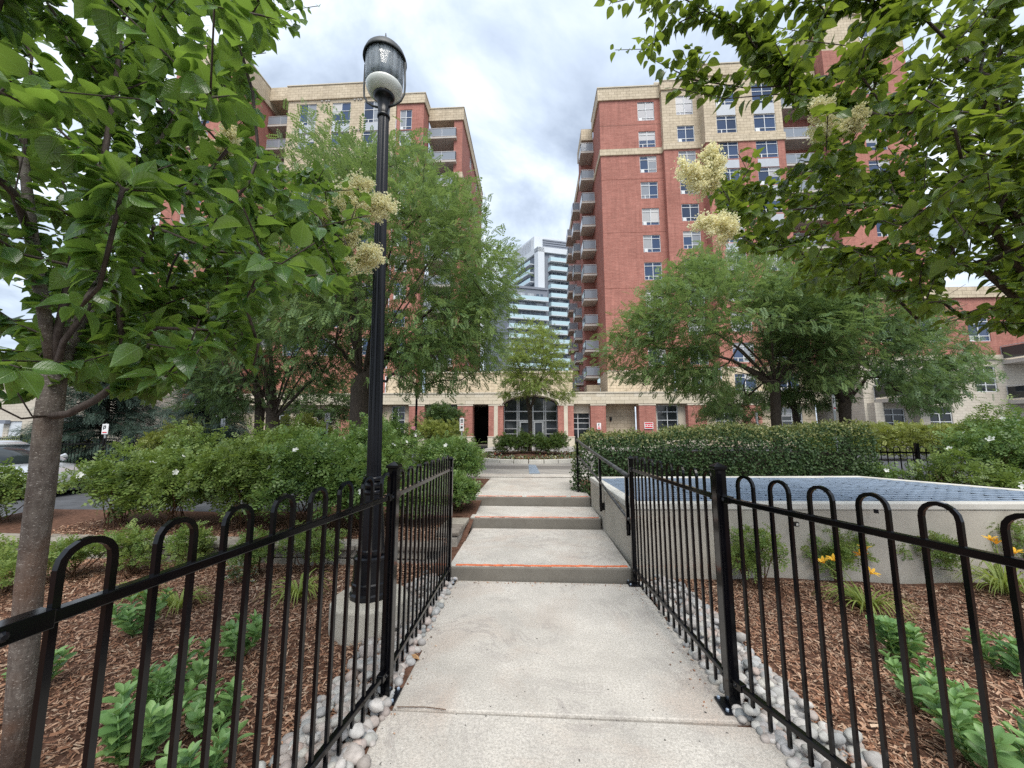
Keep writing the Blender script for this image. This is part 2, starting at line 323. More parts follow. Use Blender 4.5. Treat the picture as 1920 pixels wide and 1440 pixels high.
M['carwhite'] = plain('white_paint', (.74, .75, .76), .2, .6, 0, .03)
M['carglass'] = plain('car_glass', (.025, .032, .036), .05, .6)
M['rubber'] = plain('rubber', (.018, .018, .018), .8, .2)
M['dry'] = plain('dry_leaf', (.33, .20, .10), .8, .2, 0, .4, 60)

# ------------------------------------------------------------------ object helpers
ORG = {}
def tag(o, label=None, cat=None, group=None, kind=None):
    if label: o['label'] = label
    if cat: o['category'] = cat
    if group: o['group'] = group
    if kind: o['kind'] = kind
    return o
def thing(name, loc, label, cat, group=None, kind=None):
    o = bpy.data.objects.new(name, None); col.objects.link(o); o.location = loc; o.empty_display_size = .1
    ORG[o.name] = np.array(loc, float); return tag(o, label, cat, group, kind)
def org(p): return ORG[p.name] if p is not None else np.zeros(3)
def link(name, me, parent=None, loc=None):
    """link a mesh whose vertices are relative to loc (a world point); loc None = vertices already relative to the parent origin"""
    o = bpy.data.objects.new(name, me); col.objects.link(o)
    po = org(parent)
    if loc is None: ORG[o.name] = po.copy()
    else: o.location = Vector(np.array(loc, float)-po); ORG[o.name] = np.array(loc, float)
    if parent is not None: o.parent = parent
    return o
def npmesh(name, V, F, mat, smooth=False):
    """V (n,3) array; F list of index tuples or an (m,k) array"""
    me = bpy.data.meshes.new(name)
    V = np.asarray(V, np.float32)
    if isinstance(F, np.ndarray):
        k = F.shape[1]; lt = np.full(len(F), k, np.int32); lv = F.ravel().astype(np.int32)
    else:
        lt = np.array([len(f) for f in F], np.int32); lv = np.fromiter((i for f in F for i in f), np.int32)
    me.vertices.add(len(V)); me.vertices.foreach_set('co', V.ravel())
    me.loops.add(len(lv)); me.loops.foreach_set('vertex_index', lv)
    me.polygons.add(len(lt)); ls = np.zeros(len(lt), np.int32); ls[1:] = np.cumsum(lt)[:-1]
    me.polygons.foreach_set('loop_start', ls); me.polygons.foreach_set('loop_total', lt)
    me.polygons.foreach_set('use_smooth', np.full(len(lt), smooth, bool))
    for mm in (mat if isinstance(mat, (list, tuple)) else [mat]): me.materials.append(mm)
    me.update(calc_edges=True)
    return me
class MB:
    def __init__(s): s.v = []; s.f = []
    def add(s, vs, fs):
        o = len(s.v); s.v += [tuple(map(float, x)) for x in vs]; s.f += [tuple(i+o for i in f) for f in fs]; return s
    def box(s, x0, x1, y0, y1, z0, z1):
        return s.add([(x0,y0,z0),(x1,y0,z0),(x1,y1,z0),(x0,y1,z0),(x0,y0,z1),(x1,y0,z1),(x1,y1,z1),(x0,y1,z1)],
                     [(0,3,2,1),(4,5,6,7),(0,1,5,4),(1,2,6,5),(2,3,7,6),(3,0,4,7)])
    def quad(s, a, b, c, d): return s.add([a, b, c, d], [(0, 1, 2, 3)])
    def bar(s, a, b, wd, h, up=(0, 0, 1)):
        a = np.array(a, float); b = np.array(b, float); d = b-a; d /= np.linalg.norm(d); u = np.array(up, float)
        x = np.cross(d, u); x /= np.linalg.norm(x); y = np.cross(x, d)
        vs = []
        for p in (a, b):
            for i, j in ((-1,-1),(1,-1),(1,1),(-1,1)): vs.append(p+x*i*wd/2+y*j*h/2)
        return s.add(vs, [(3,2,1,0),(4,5,6,7),(0,1,5,4),(1,2,6,5),(2,3,7,6),(3,0,4,7)])
    def sweep(s, pts, rad, n=8, cap=True, square=False, ref=None):
        pts = [np.array(p, float) for p in pts]; k = len(pts)
        if np.isscalar(rad): rad = [rad]*k
        o = len(s.v); pr = None
        for i, p in enumerate(pts):
            t = pts[min(i+1, k-1)]-pts[max(i-1, 0)]; t = t/(np.linalg.norm(t)+1e-9)
            if ref is not None: x = np.array(ref, float)
            elif pr is None: x = np.array([1., 0, 0]) if abs(t[0]) < .9 else np.array([0, 1., 0])
            else: x = pr
            x = x-t*(x@t); x /= np.linalg.norm(x)+1e-9; y = np.cross(t, x); pr = x
            for j in range(n):
                a = 2*math.pi*(j+(.5 if square else 0))/n
                s.v.append(tuple(p+(x*math.cos(a)+y*math.sin(a))*rad[i]))
        for i in range(k-1):
            for j in range(n):
                a = o+i*n+j; b = o+i*n+(j+1) % n; s.f.append((a, b, b+n, a+n))
        if cap: s.f.append(tuple(o+j for j in reversed(range(n)))); s.f.append(tuple(o+(k-1)*n+j for j in range(n)))
        return s
    def lathe(s, prof, c, n=24, flute=0.0, axis=None):
        c = np.array(c, float); o = len(s.v)
        ax = np.array(axis if axis is not None else (0, 0, 1.)); ax = ax/np.linalg.norm(ax)
        x = np.array([1., 0, 0])-ax*ax[0]; x /= np.linalg.norm(x); y = np.cross(ax, x)
        for r, z in prof:
            for j in range(n):
                a = 2*math.pi*j/n; rr = r*(1-(flute if j % 2 else 0)); s.v.append(tuple(c+ax*z+(x*math.cos(a)+y*math.sin(a))*rr))
        for i in range(len(prof)-1):
            for j in range(n):
                a = o+i*n+j; b = o+i*n+(j+1) % n; s.f.append((a, b, b+n, a+n))
        if prof[0][0] > 1e-4: s.f.append(tuple(o+j for j in reversed(range(n))))
        if prof[-1][0] > 1e-4: s.f.append(tuple(o+(len(prof)-1)*n+j for j in range(n)))
        return s
    def mesh(s, name, mat, off=(0, 0, 0), smooth=False):
        return npmesh(name, np.array(s.v)-np.array(off), s.f, mat, smooth)
    def build(s, name, mat, parent=None, smooth=False, bevel=0, **tg):
        o = link(name, s.mesh(name, mat, org(parent), smooth), parent)
        if bevel:
            bm = o.modifiers.new('bevel', 'BEVEL'); bm.width = bevel; bm.segments = 2; bm.limit_method = 'ANGLE'
        return tag(o, **tg)

def norm(a): return a/(np.linalg.norm(a, axis=-1, keepdims=True)+1e-9)
def frames(d, n):
    x = norm(d); z = norm(n-(n*x).sum(-1, keepdims=True)*x); y = np.cross(z, x); return np.stack([x, y, z], -1)   # columns
def rdir(n, zmin=-1.0):
    z = rng.uniform(zmin, 1, n); a = rng.uniform(0, 2*math.pi, n); r = np.sqrt(1-z*z); return np.stack([r*np.cos(a), r*np.sin(a), z], 1)
def scatter(name, tmpl, Rm, T, S, mat, parent, smooth=False, kind='stuff', tid=None, uv=False):
    """many copies of small templates [(V,F)...] as one mesh"""
    tmpl = tmpl if isinstance(tmpl, list) else [tmpl]
    tid = rng.integers(0, len(tmpl), len(T)) if tid is None else tid
    VV = []; lt = []; lv = []; uvs = []; o = 0
    for k, (tv, tf) in enumerate(tmpl):
        s = np.where(tid == k)[0]
        if not len(s): continue
        tv = np.asarray(tv, float)
        sc_ = S[s] if np.ndim(S) else np.full(len(s), S)
        V = np.einsum('nij,kj->nki', Rm[s], tv)*sc_[:, None, None]+T[s][:, None, :]
        fl = np.array([i for f in tf for i in f]); fc = np.array([len(f) for f in tf])
        lv.append((fl[None, :]+(np.arange(len(s))*len(tv))[:, None]+o).ravel()); lt.append(np.tile(fc, len(s)))
        if uv: uvs.append(np.tile(tv[fl][:, :2], (len(s), 1)))
        VV.append(V.reshape(-1, 3)); o += len(s)*len(tv)
    V = np.concatenate(VV)-org(parent); lv = np.concatenate(lv).astype(np.int32); lt = np.concatenate(lt).astype(np.int32)
    me = bpy.data.meshes.new(name)
    me.vertices.add(len(V)); me.vertices.foreach_set('co', V.astype(np.float32).ravel())
    me.loops.add(len(lv)); me.loops.foreach_set('vertex_index', lv)
    me.polygons.add(len(lt)); ls = np.zeros(len(lt), np.int32); ls[1:] = np.cumsum(lt)[:-1]
    me.polygons.foreach_set('loop_start', ls); me.polygons.foreach_set('loop_total', lt)
    me.polygons.foreach_set('use_smooth', np.full(len(lt), smooth, bool)); me.materials.append(mat)
    if uv: me.uv_layers.new(name='leaf').data.foreach_set('uv', np.concatenate(uvs).astype(np.float32).ravel())
    me.update(calc_edges=True)
    o = link(name, me, parent); return tag(o, kind=kind)
def place(name, me, parent, T, Rm, s=1.0):
    """one piece with its own matrix"""
    o = bpy.data.objects.new(name, me); col.objects.link(o); o.parent = parent
    t = np.array(T)-org(parent); A = np.array(Rm)*s
    o.matrix_local = Matrix(((*A[0], t[0]), (*A[1], t[1]), (*A[2], t[2]), (0, 0, 0, 1))); ORG[o.name] = np.array(T, float); return o

# ------------------------------------------------------------------ leaf shapes (unit length along +X)
def strip_leaf(rows, fold, droop, curl=0.0):
    """rows of (x, halfwidth)"""
    V = []; F = []
    for x, hw in rows:
        z = -droop*x*x
        V += [(x, -hw, z+fold*hw+curl*x*hw), (x, 0, z), (x, hw, z+fold*hw-curl*x*hw)]
    for i in range(len(rows)-1):
        a = 3*i; F += [(a, a+3, a+4, a+1), (a+1, a+4, a+5, a+2)]
    return np.array(V), F
LILAC_ROWS = [(0, .02), (.06, .17), (.20, .31), (.40, .355), (.60, .29), (.80, .15), (.93, .045), (1.0, .004)]
LILAC = [strip_leaf(LILAC_ROWS, f, d, c) for f, d, c in ((.35, .18, .1), (.22, .34, -.3), (.75, .08, .05), (.12, .55, .35), (.5, .3, -.5), (-.15, .2, .3))]
for i, (v, f) in enumerate(LILAC):                       # a thin stalk behind the blade
    k = len(v); LILAC[i] = (np.vstack([v, [(-.22, -.008, .03), (-.22, .008, .03), (.02, .008, 0), (.02, -.008, 0)]]), f+[(k, k+1, k+2, k+3)])
OVAL = strip_leaf([(0, .05), (.25, .26), (.55, .32), (.82, .22), (1, .04)], .3, .18)
SEDUM = [strip_leaf([(0, .05), (.2, .12), (.45, .21), (.65, .235), (.85, .16), (.96, .06), (1, .01)], f, d) for f, d in ((.55, .05), (.7, .2), (.4, .3))]
def pinnate(pairs, ll, lw, droop=.25, tip=True):
    V = []; F = []
    for i in range(pairs):
        x = .12+.86*i/pairs; z = -droop*x*x
        for s in (-1, 1):
            o = len(V); ax = .45; ay = s*.89
            V += [(x, 0, z), (x+ax*ll*.5-s*0-lw*.4, ay*ll*.5-s*0, z+.01), (x+ax*ll, ay*ll, z-.05*ll), (x+ax*ll*.5+lw*.6, ay*ll*.5, z+.01)]
            F.append((o, o+1, o+2, o+3) if s < 0 else (o+3, o+2, o+1, o))
    if tip:
        o = len(V); z = -droop
        V += [(.95, 0, z*.9), (1.08, -lw*.8, z), (1.22, 0, z*1.1), (1.08, lw*.8, z)]; F.append((o, o+1, o+2, o+3))
    return np.array(V), F
LOCUST = [pinnate(6, .34, .16, .10), pinnate(6, .30, .15, .26), pinnate(5, .36, .17, .02)]
ROSE = [pinnate(2, .52, .34, .15), pinnate(3, .46, .28, .3)]
SPRIG = [pinnate(3, .50, .30, .1), pinnate(3, .44, .26, .3)]
NEEDLE = [pinnate(7, .30, .07, .2)]
DIAM = [(np.array([(0, 0, 0), (.5, -.28, .06), (1, 0, -.05), (.5, .28, .06)]), [(0, 1, 2, 3)])]
FLORET = [(np.array([(0, 0, 0), (.5, -.4, .1), (1, 0, .0), (.5, .4, .1)]), [(0, 1, 2, 3)])]

# ================================================================== GROUND, PATH, STEPS
def sheet(name, x0, x1, y0, y1, zf, nx, ny, mat, **tg):
    xs = np.linspace(x0, x1, nx+1); ys = np.linspace(y0, y1, ny+1); X, Y = np.meshgrid(xs, ys)
    Z = zf(X, Y); V = np.stack([X, Y, Z], -1).reshape(-1, 3)
    i = np.arange(nx*ny); a = (i//nx)*(nx+1)+i % nx; F = np.stack([a, a+1, a+nx+2, a+nx+1], 1)
    return tag(link(name, npmesh(name, V, F, mat, True)), **tg)
def wav(X, Y, s=1.0): return .5*(np.sin(3.1*X*s+1.3*Y*s)+np.sin(2.3*Y*s-1.7*X*s+1)+.6*np.sin(6.7*X*s+5.1*Y*s))
const = lambda z: (lambda X, Y: np.full_like(X, z))
ST = dict(kind='structure')
sheet('ground', -400, 400, -60, 700, const(-.10), 4, 4, M['ground'], label='bare earth ground reaching to the horizon', cat='ground', **ST)
PLZ = lambda y: .462-.0082*(y-9.35)
sheet('plaza', -3.4, 7.6, 9.35, 33.4, lambda X, Y: PLZ(Y), 4, 20, M['paver'], label='grey paved forecourt between the steps and the entrance', cat='paving', **ST)
sheet('parking_lot', -70, -3.4, 6.0, 33.4, const(.0), 6, 4, M['asphalt'], label='grey asphalt parking lot behind the rose bushes', cat='parking lot', **ST)
sheet('driveway', 7.6, 70, 4.0, 33.4, const(.0), 6, 4, M['asphalt'], label='asphalt driveway in front of the low beige apartments', cat='driveway', **ST)
soilz = lambda X, Y: -.012+.018*wav(X, Y)
sheet('planting_bed', -8.0, -.80, -2.5, 4.62, soilz, 90, 90, M['soil'], label='brown mulch bed by the lamp post', cat='planting bed', **ST)
sheet('planting_bed', 1.08, 8.0, -2.5, 4.45, soilz, 90, 90, M['soil'], label='brown mulch bed in front of the concrete vent wall', cat='planting bed', **ST)
berm = lambda X, Y: np.clip(.20+.07*(Y-4.7), .2, .40)+.012*wav(X, Y)
sheet('shrub_bed', -8.0, -1.02, 4.70, 6.0, berm, 60, 20, M['soil'], label='raised mulch bed behind the low stone wall', cat='planting bed', **ST)
sheet('shrub_bed', -3.4, -.93, 5.9, 9.4, lambda X, Y: berm(X, Y)+.012, 30, 30, M['soil'], label='mulch bed beside the upper steps', cat='planting bed', **ST)
sheet('shrub_bed', -1.12, -.885, 4.3, 6.7, lambda X, Y: np.clip(.02+.16*(Y-4.3), .02, .38)+.01*wav(X, Y, 3), 8, 40, M['soil'], label='narrow soil strip between the steps and the stone wall return', cat='planting bed', **ST)
sheet('hedge_bed', .88, 7.6, 6.80, 9.4, lambda X, Y: .40+.012*wav(X, Y), 30, 20, M['soil'], label='soil strip under the clipped hedge', cat='planting bed', **ST)
sheet('hedge_bed', 5.6, 9.0, 4.4, 6.9, lambda X, Y: .34+.02*wav(X, Y), 30, 20, M['soil'], label='soil strip under the loose rose bushes', cat='planting bed', **ST)
MB().box(-8, -3.4, 6.0, 6.14, -.1, .14).build('kerb', M['riser'], None, False, .02, label='concrete kerb at the edge of the asphalt parking lot', cat='kerb', kind='structure')

def slab(name, pts, z0, z1, mat, parent, bevel=.012):
    n = len(pts); V = [(x, y, z1) for x, y in pts]+[(x, y, z0) for x, y in pts]
    F = [tuple(range(n)), tuple(reversed(range(n, 2*n)))]+[(i, i+n, (i+1) % n+n, (i+1) % n) for i in range(n)]
    mb = MB(); mb.add(V, F)
    return mb.build(name, mat, parent, False, bevel)
wk = thing('walkway', (0, 2, 0), 'pale concrete footpath leading up to the steps', 'footpath', None, 'structure')
slab('slab', [(-.87, 4.20), (-.845, 2.33), (1.155, 2.33), (1.06, 4.20)], -.09, 0, M['path'], wk)
slab('slab', [(-.845, 2.314), (-.80, 1.75), (-.86, 0), (-.9, -2.5), (2.3, -2.5), (1.75, 0), (1.36, 1.80), (1.156, 2.30)], -.09, .002, M['path'], wk)
st = thing('steps', (0, 4.2, 0), 'three shallow concrete steps with orange edge strips', 'steps', None, 'structure')
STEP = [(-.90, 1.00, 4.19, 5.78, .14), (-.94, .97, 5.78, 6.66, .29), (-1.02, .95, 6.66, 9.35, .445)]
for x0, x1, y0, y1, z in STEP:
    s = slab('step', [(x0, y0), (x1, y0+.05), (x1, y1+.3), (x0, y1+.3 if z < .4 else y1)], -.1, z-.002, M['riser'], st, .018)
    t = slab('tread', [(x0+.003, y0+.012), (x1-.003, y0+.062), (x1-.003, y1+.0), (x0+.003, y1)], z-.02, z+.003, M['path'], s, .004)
    mb = MB(); k = 26; xs = np.linspace(x0+.07, x1-.03, k)
    for a, b in zip(xs[:-1], xs[1:]):
        if z > .4 and random.random() < .12: continue
        j = random.uniform(-.004, .004); ya = y0+.05*(a-x0)/(x1-x0)
        mb.box(a, b-.0005, ya+.014+j, ya+.052+j+random.uniform(-.006, .006)*(2 if z > .2 else 1), z+.002, z+.008)
    mb.build('nosing_strip', M['orange' if z < .2 else 'faded'], s)
cb = thing('paving_band', (0, 9.6, .46), 'smooth concrete band where the steps meet the forecourt', 'paving', None, 'structure')
MB().box(-1.6, 1.5, 9.36, 9.95, .30, .470).build('slab', M['path'], cb, False, .008)
mb = MB(); mb.quad((-.12, 10.1, PLZ(10.1)+.006), (.16, 10.1, PLZ(10.1)+.006), (.06, 13.0, PLZ(13)+.006), (-.18, 13.0, PLZ(13)+.006))
mb.build('grey_tile', M['steel'], cb)  # flat blue-grey tile strip laid in the paving
# scattered bits on the path
o = MB().sweep([(-.78, 2.33, .006), (-.62, 2.335, .008), (-.5, 2.325, .006)], .0022, 5).build('twig', M['twig'], None, label='thin dry twig lying on the path joint', cat='twig')
mb = MB(); c = PZ(775, 1237, .005)
v, f = OVAL; mb.add([(c[0]+(x-.5)*.085, c[1]+y*.08, .006+.05*abs(y)+.03*x*(1-x)) for x, y, z in v], f); mb.build('fallen_leaf', M['dry'], None, label='dry brown leaf lying on the path beside the fence', cat='leaf')

n = 260; X_ = np.concatenate([rng.uniform(-.85, 1.0, 110), rng.normal(-.82, .05, 75), rng.normal(1.02, .05, 75)]); Y_ = np.concatenate([4.17-np.abs(rng.normal(0, .035, 110)), rng.uniform(1.2, 4.1, 75), rng.uniform(2.4, 4.1, 75)])
tag(scatter('litter', [OVAL, DIAM[0]], frames(rdir(n)*[1, 1, .2], np.array([0, 0, 1.])+rng.normal(0, .3, (n, 3))), np.stack([X_, Y_, np.full(n, .006)], 1), rng.uniform(.006, .022, n), M['mulch'], None), 'dry leaf litter along the path edges and step foot', 'leaf litter', None, 'stuff')
# ------------------------------------------------------------------ mulch
CHIP = [(np.array([(-.5, -.08, 0), (-.5, .07, 0), (0, .10, .05), (0, -.08, .05), (.5, .05, 0), (.5, -.05, 0)]), [(0, 3, 2, 1), (3, 5, 4, 2)]),
        (np.array([(-.5, -.07, .03), (-.5, .05, .03), (.1, .09, .0), (.1, -.06, .0), (.5, .03, .06), (.5, -.05, .06)]), [(0, 3, 2, 1), (3, 5, 4, 2)]),
        (np.array([(-.5, -.13, 0), (-.4, .14, .02), (.5, .10, 0), (.45, -.13, .03)]), [(0, 3, 2, 1)])]
def mulch(n, x0, x1, y0, y1, zf, label, bias=0.0):
    X = rng.uniform(x0, x1, n); Y = y0+(y1-y0)*rng.uniform(0, 1, n)**(1+bias)
    T = np.stack([X, Y, zf(X, Y)+rng.uniform(.002, .022, n)], 1)
    d = rdir(n); d[:, 2] *= .25; nn = rdir(n, .2); nn[:, 2] += 1.2
    o = scatter('mulch', CHIP, frames(d, nn), T, rng.uniform(.016, .044, n)*rng.choice([.7, 1, 1.3], n), M['mulch'], None)
    tag(o, label, 'mulch', None, 'stuff')
mulch(90000, -6.6, -.98, .3, 4.6, soilz, 'loose brown bark mulch around the lamp post')
mulch(68000, 1.25, 5.4, .5, 4.35, soilz, 'loose brown bark mulch below the concrete vent wall')
mulch(9000, -6.5, -1.05, 4.72, 5.5, berm, 'loose brown bark mulch above the low stone wall')

# ------------------------------------------------------------------ river stones along the path
def sphere_pts():
    V = []; n, m = 10, 6
    for i in range(1, m):
        t = math.pi*i/m
        for j in range(n): a = 2*math.pi*(j+.5*(i % 2))/n; V.append((math.sin(t)*math.cos(a), math.sin(t)*math.sin(a), math.cos(t)))
    V.append((0, 0, 1)); V.append((0, 0, -1)); F = []
    for i in range(m-2):
        for j in range(n): a = i*n+j; b = i*n+(j+1) % n; F.append((a, a+n, b+n, b))
    for j in range(n): F.append((len(V)-2, j, (j+1) % n)); F.append((len(V)-1, (m-2)*n+(j+1) % n, (m-2)*n+j))
    return np.array(V), F
SV, SF = sphere_pts(); STONES = []
for i in range(14):
    k = rng.normal(0, 1, (5, 3)); ph = rng.uniform(0, 6, 5); V = SV.copy()
    dsp = sum(.075*np.sin(V @ k[q]*1.7+ph[q]) for q in range(5)); V = V*(1+dsp)[:, None]*np.array([1, rng.uniform(.68, .95), rng.uniform(.5, .78)])
    STONES.append(npmesh('stone', V, SF, M['stone'], True))
def stone_strip(label, line, y0, y1, wd, n, side):
    t = thing('stone_border', (line(2.4)+side*wd/2, 2.4, 0), label, 'stone border'); got = []; tries = 0
    while len(got) < n and tries < 30000:
        tries += 1; y = random.uniform(y0, y1); ww = wd*(1+.15*math.sin(y*4.1)); q = random.random()**1.05; x = line(y)+side*(.012+q*ww)
        s = random.uniform(.026, .050)*(1.0 if random.random() < .85 else 1.3); z = s*.45
        bad = 0; lift = 0
        for (a, b, c, r) in got:
            d = math.hypot(a-x, b-y)
            if d < (r+s)*.74:
                if c < .05 and d > (r+s)*.42 and tries > n*5 and lift == 0: lift = c+.035
                else: bad = 1; break
        if bad: continue
        z += lift; got.append((x, y, z, s))
        a = Matrix.Rotation(random.uniform(0, 6.28), 3, 'Z') @ Matrix.Rotation(random.uniform(-.35, .35), 3, 'X')
        place('stone', random.choice(STONES), t, (x, y, z-.006), np.array(a), s)
    n_ = 900; Y_ = rng.uniform(y0, y1, n_); X_ = np.array([line(v) for v in Y_])+side*(-.03+(wd+.06)*rng.uniform(0, 1, n_)); s_ = rng.uniform(.018, .038, n_)
    scatter('small_stones', (SV*np.array([1, .85, .7]), SF), frames(rdir(n_)*[1, 1, .2], np.tile([0, 0, 1.], (n_, 1))), np.stack([X_, Y_, s_*.35], 1), s_, M['stone'], t, True)
stone_strip('band of grey and pink river stones beside the lamp post footing', lambda y: -.855+.085*min(max(0, 2.33-y), .6), .9, 4.25, .36, 300, -1)
stone_strip('band of grey and white river stones at the foot of the vent wall fence', lambda y: 1.10+.02*max(0, 4.2-y)+.30*max(0, 2.33-y), 1.2, 4.25, .36, 290, 1)

# ------------------------------------------------------------------ low stone wall and step-side stones
rw = thing('retaining_wall', (-4, 4.62, 0), 'low stone retaining wall with flat caps behind the mulch bed', 'wall')
def roughbox(x0, x1, y0, y1, z0, z1, j=.008):
    mb = MB(); mb.box(x0, x1, y0, y1, z0, z1); mb.v = [tuple(c+random.uniform(-j, j) for c in p) for p in mb.v]; return mb
x = -1.08
while x > -7.6:
    wl = random.uniform(.42, .62); roughbox(x-wl+.008, x, 4.56+random.uniform(-.01, .01), 4.86, .165, .225).build('cap_stone', M['wallstone'], rw, False, .012); x -= wl
for r in range(2):
    x = -1.12-(.15 if r else 0)
    while x > -7.6:
        wl = random.uniform(.26, .42); roughbox(x-wl+.008, x, 4.60+random.uniform(-.012, .012), 4.84, -.03+r*.098, .06+r*.098, .006).build('block', M['wallstone'], rw, False, .012); x -= wl
# return along the step
y = 4.92
for k in range(2):
    roughbox(-1.24, -.945, y, y+.40, .24, .30).build('cap_stone', M['wallstone'], rw, False, .012)
    roughbox(-1.22, -.96, y+.01, y+.385, .02, .235).build('block', M['wallstone'], rw, False, .015); y += .42
ss = thing('stacked_stones', (-1.3, 6.75, .3), 'two rough stone blocks stacked beside the top step', 'stone')
roughbox(-1.50, -1.04, 6.62, 6.98, .30, .45, .02).build('block', M['wallstone'], ss, False, .02)
roughbox(-1.47, -1.08, 6.66, 6.95, .46, .58, .02).build('block', M['wallstone'], ss, False, .02)

# ------------------------------------------------------------------ concrete vent enclosure with steel grating
ve = thing('vent_enclosure', (3, 5.5, 0), 'raised concrete ventilation shaft topped with sky-tinted steel grating', 'vent shaft')
OUT = [(1.04, 4.36), (5.60, 4.60), (6.70, 5.30), (5.62, 7.14), (.96, 6.76)]
def inset(poly, d):
    n = len(poly); r = []
    for i in range(n):
        p0, p1, p2 = (np.array(poly[(i+k) % n], float) for k in (-1, 0, 1))
        e1 = (p1-p0)/np.linalg.norm(p1-p0); e2 = (p2-p1)/np.linalg.norm(p2-p1); n1 = np.array([-e1[1], e1[0]]); n2 = np.array([-e2[1], e2[0]])
        b = (n1+n2); b = b/(1+n1@n2); r.append(tuple(p1+b*d))
    return r
def ring(outer, inner, z0, z1):
    n = len(outer); V = [(*p, z0) for p in outer]+[(*p, z0) for p in inner]+[(*p, z1) for p in outer]+[(*p, z1) for p in inner]; F = []
    for i in range(n):
        j = (i+1) % n; F += [(i, j, 2*n+j, 2*n+i), (n+j, n+i, 3*n+i, 3*n+j), (2*n+i, 2*n+j, 3*n+j, 3*n+i), (j, i, n+i, n+j)]
    return MB().add(V, F)
IN = inset(OUT, .115)
ring(OUT, IN, -.12, .70).build('wall', M['concrete'], ve, False, .01)
ring(inset(OUT, -.012), inset(OUT, .125), .702, .775).build('coping', M['coping'], ve, False, .012)
mb = MB(); mb.add([(*p, .30) for p in IN], [tuple(range(5))]); mb.build('shaft_shade_sheet', M['pit'], ve)  # near-black sheet stands in for the shade down the shaft
IN2 = inset(OUT, .128)
def span_at(y):
    xs = []
    for i in range(5):
        (x1, y1), (x2, y2) = IN2[i], IN2[(i+1) % 5]
        if (y1 > y) != (y2 > y): xs.append(x1+(x2-x1)*(y-y1)/(y2-y1))
    return (min(xs), max(xs)) if len(xs) >= 2 else None
edges = np.arange(1.08, 6.8, .90)
for a, b in zip(edges[:-1], edges[1:]):
    mb = MB(); y = 4.49
    while y < 7.05:
        s_ = span_at(y)
        if s_:
            p, q = max(a, s_[0]), min(b-.012, s_[1])
            if q > p+.02: mb.box(p, q, y, y+.050, .735, .766); mb.box(p, q, y+.078, y+.090, .72, .750); mb.box(p, q, y+.108, y+.120, .72, .750)
        y += .145
    for xx in np.arange(a, b, .15):
        ys = [yy for yy in np.arange(4.46, 7.1, .02) if span_at(yy) and span_at(yy)[0] < xx < span_at(yy)[1]]
        if ys: mb.box(xx, xx+.008, ys[0], ys[-1], .745, .762)
    if mb.v: mb.build('grating_panel', M['steel'], ve)
mb = MB(); c = PY(1494, 983, 4.36); mb.box(c[0]-.02, c[0]+.02, 4.355, 4.385, c[2]-.022, c[2]+.022); mb.build('conduit_clip', M['blackmatte'], ve)
mb = MB(); mb.box(c[0]-.011, c[0]+.009, 4.348, 4.354, c[2]-.012, c[2]+.012); mb.build('clip_plate', M['coping'], ve)
c = PY(1640, 958, 4.42); MB().box(c[0]-.012, c[0]+.012, 4.385, 4.42, c[2]-.02, c[2]+.02).build('conduit_clip', M['blackmatte'], ve)

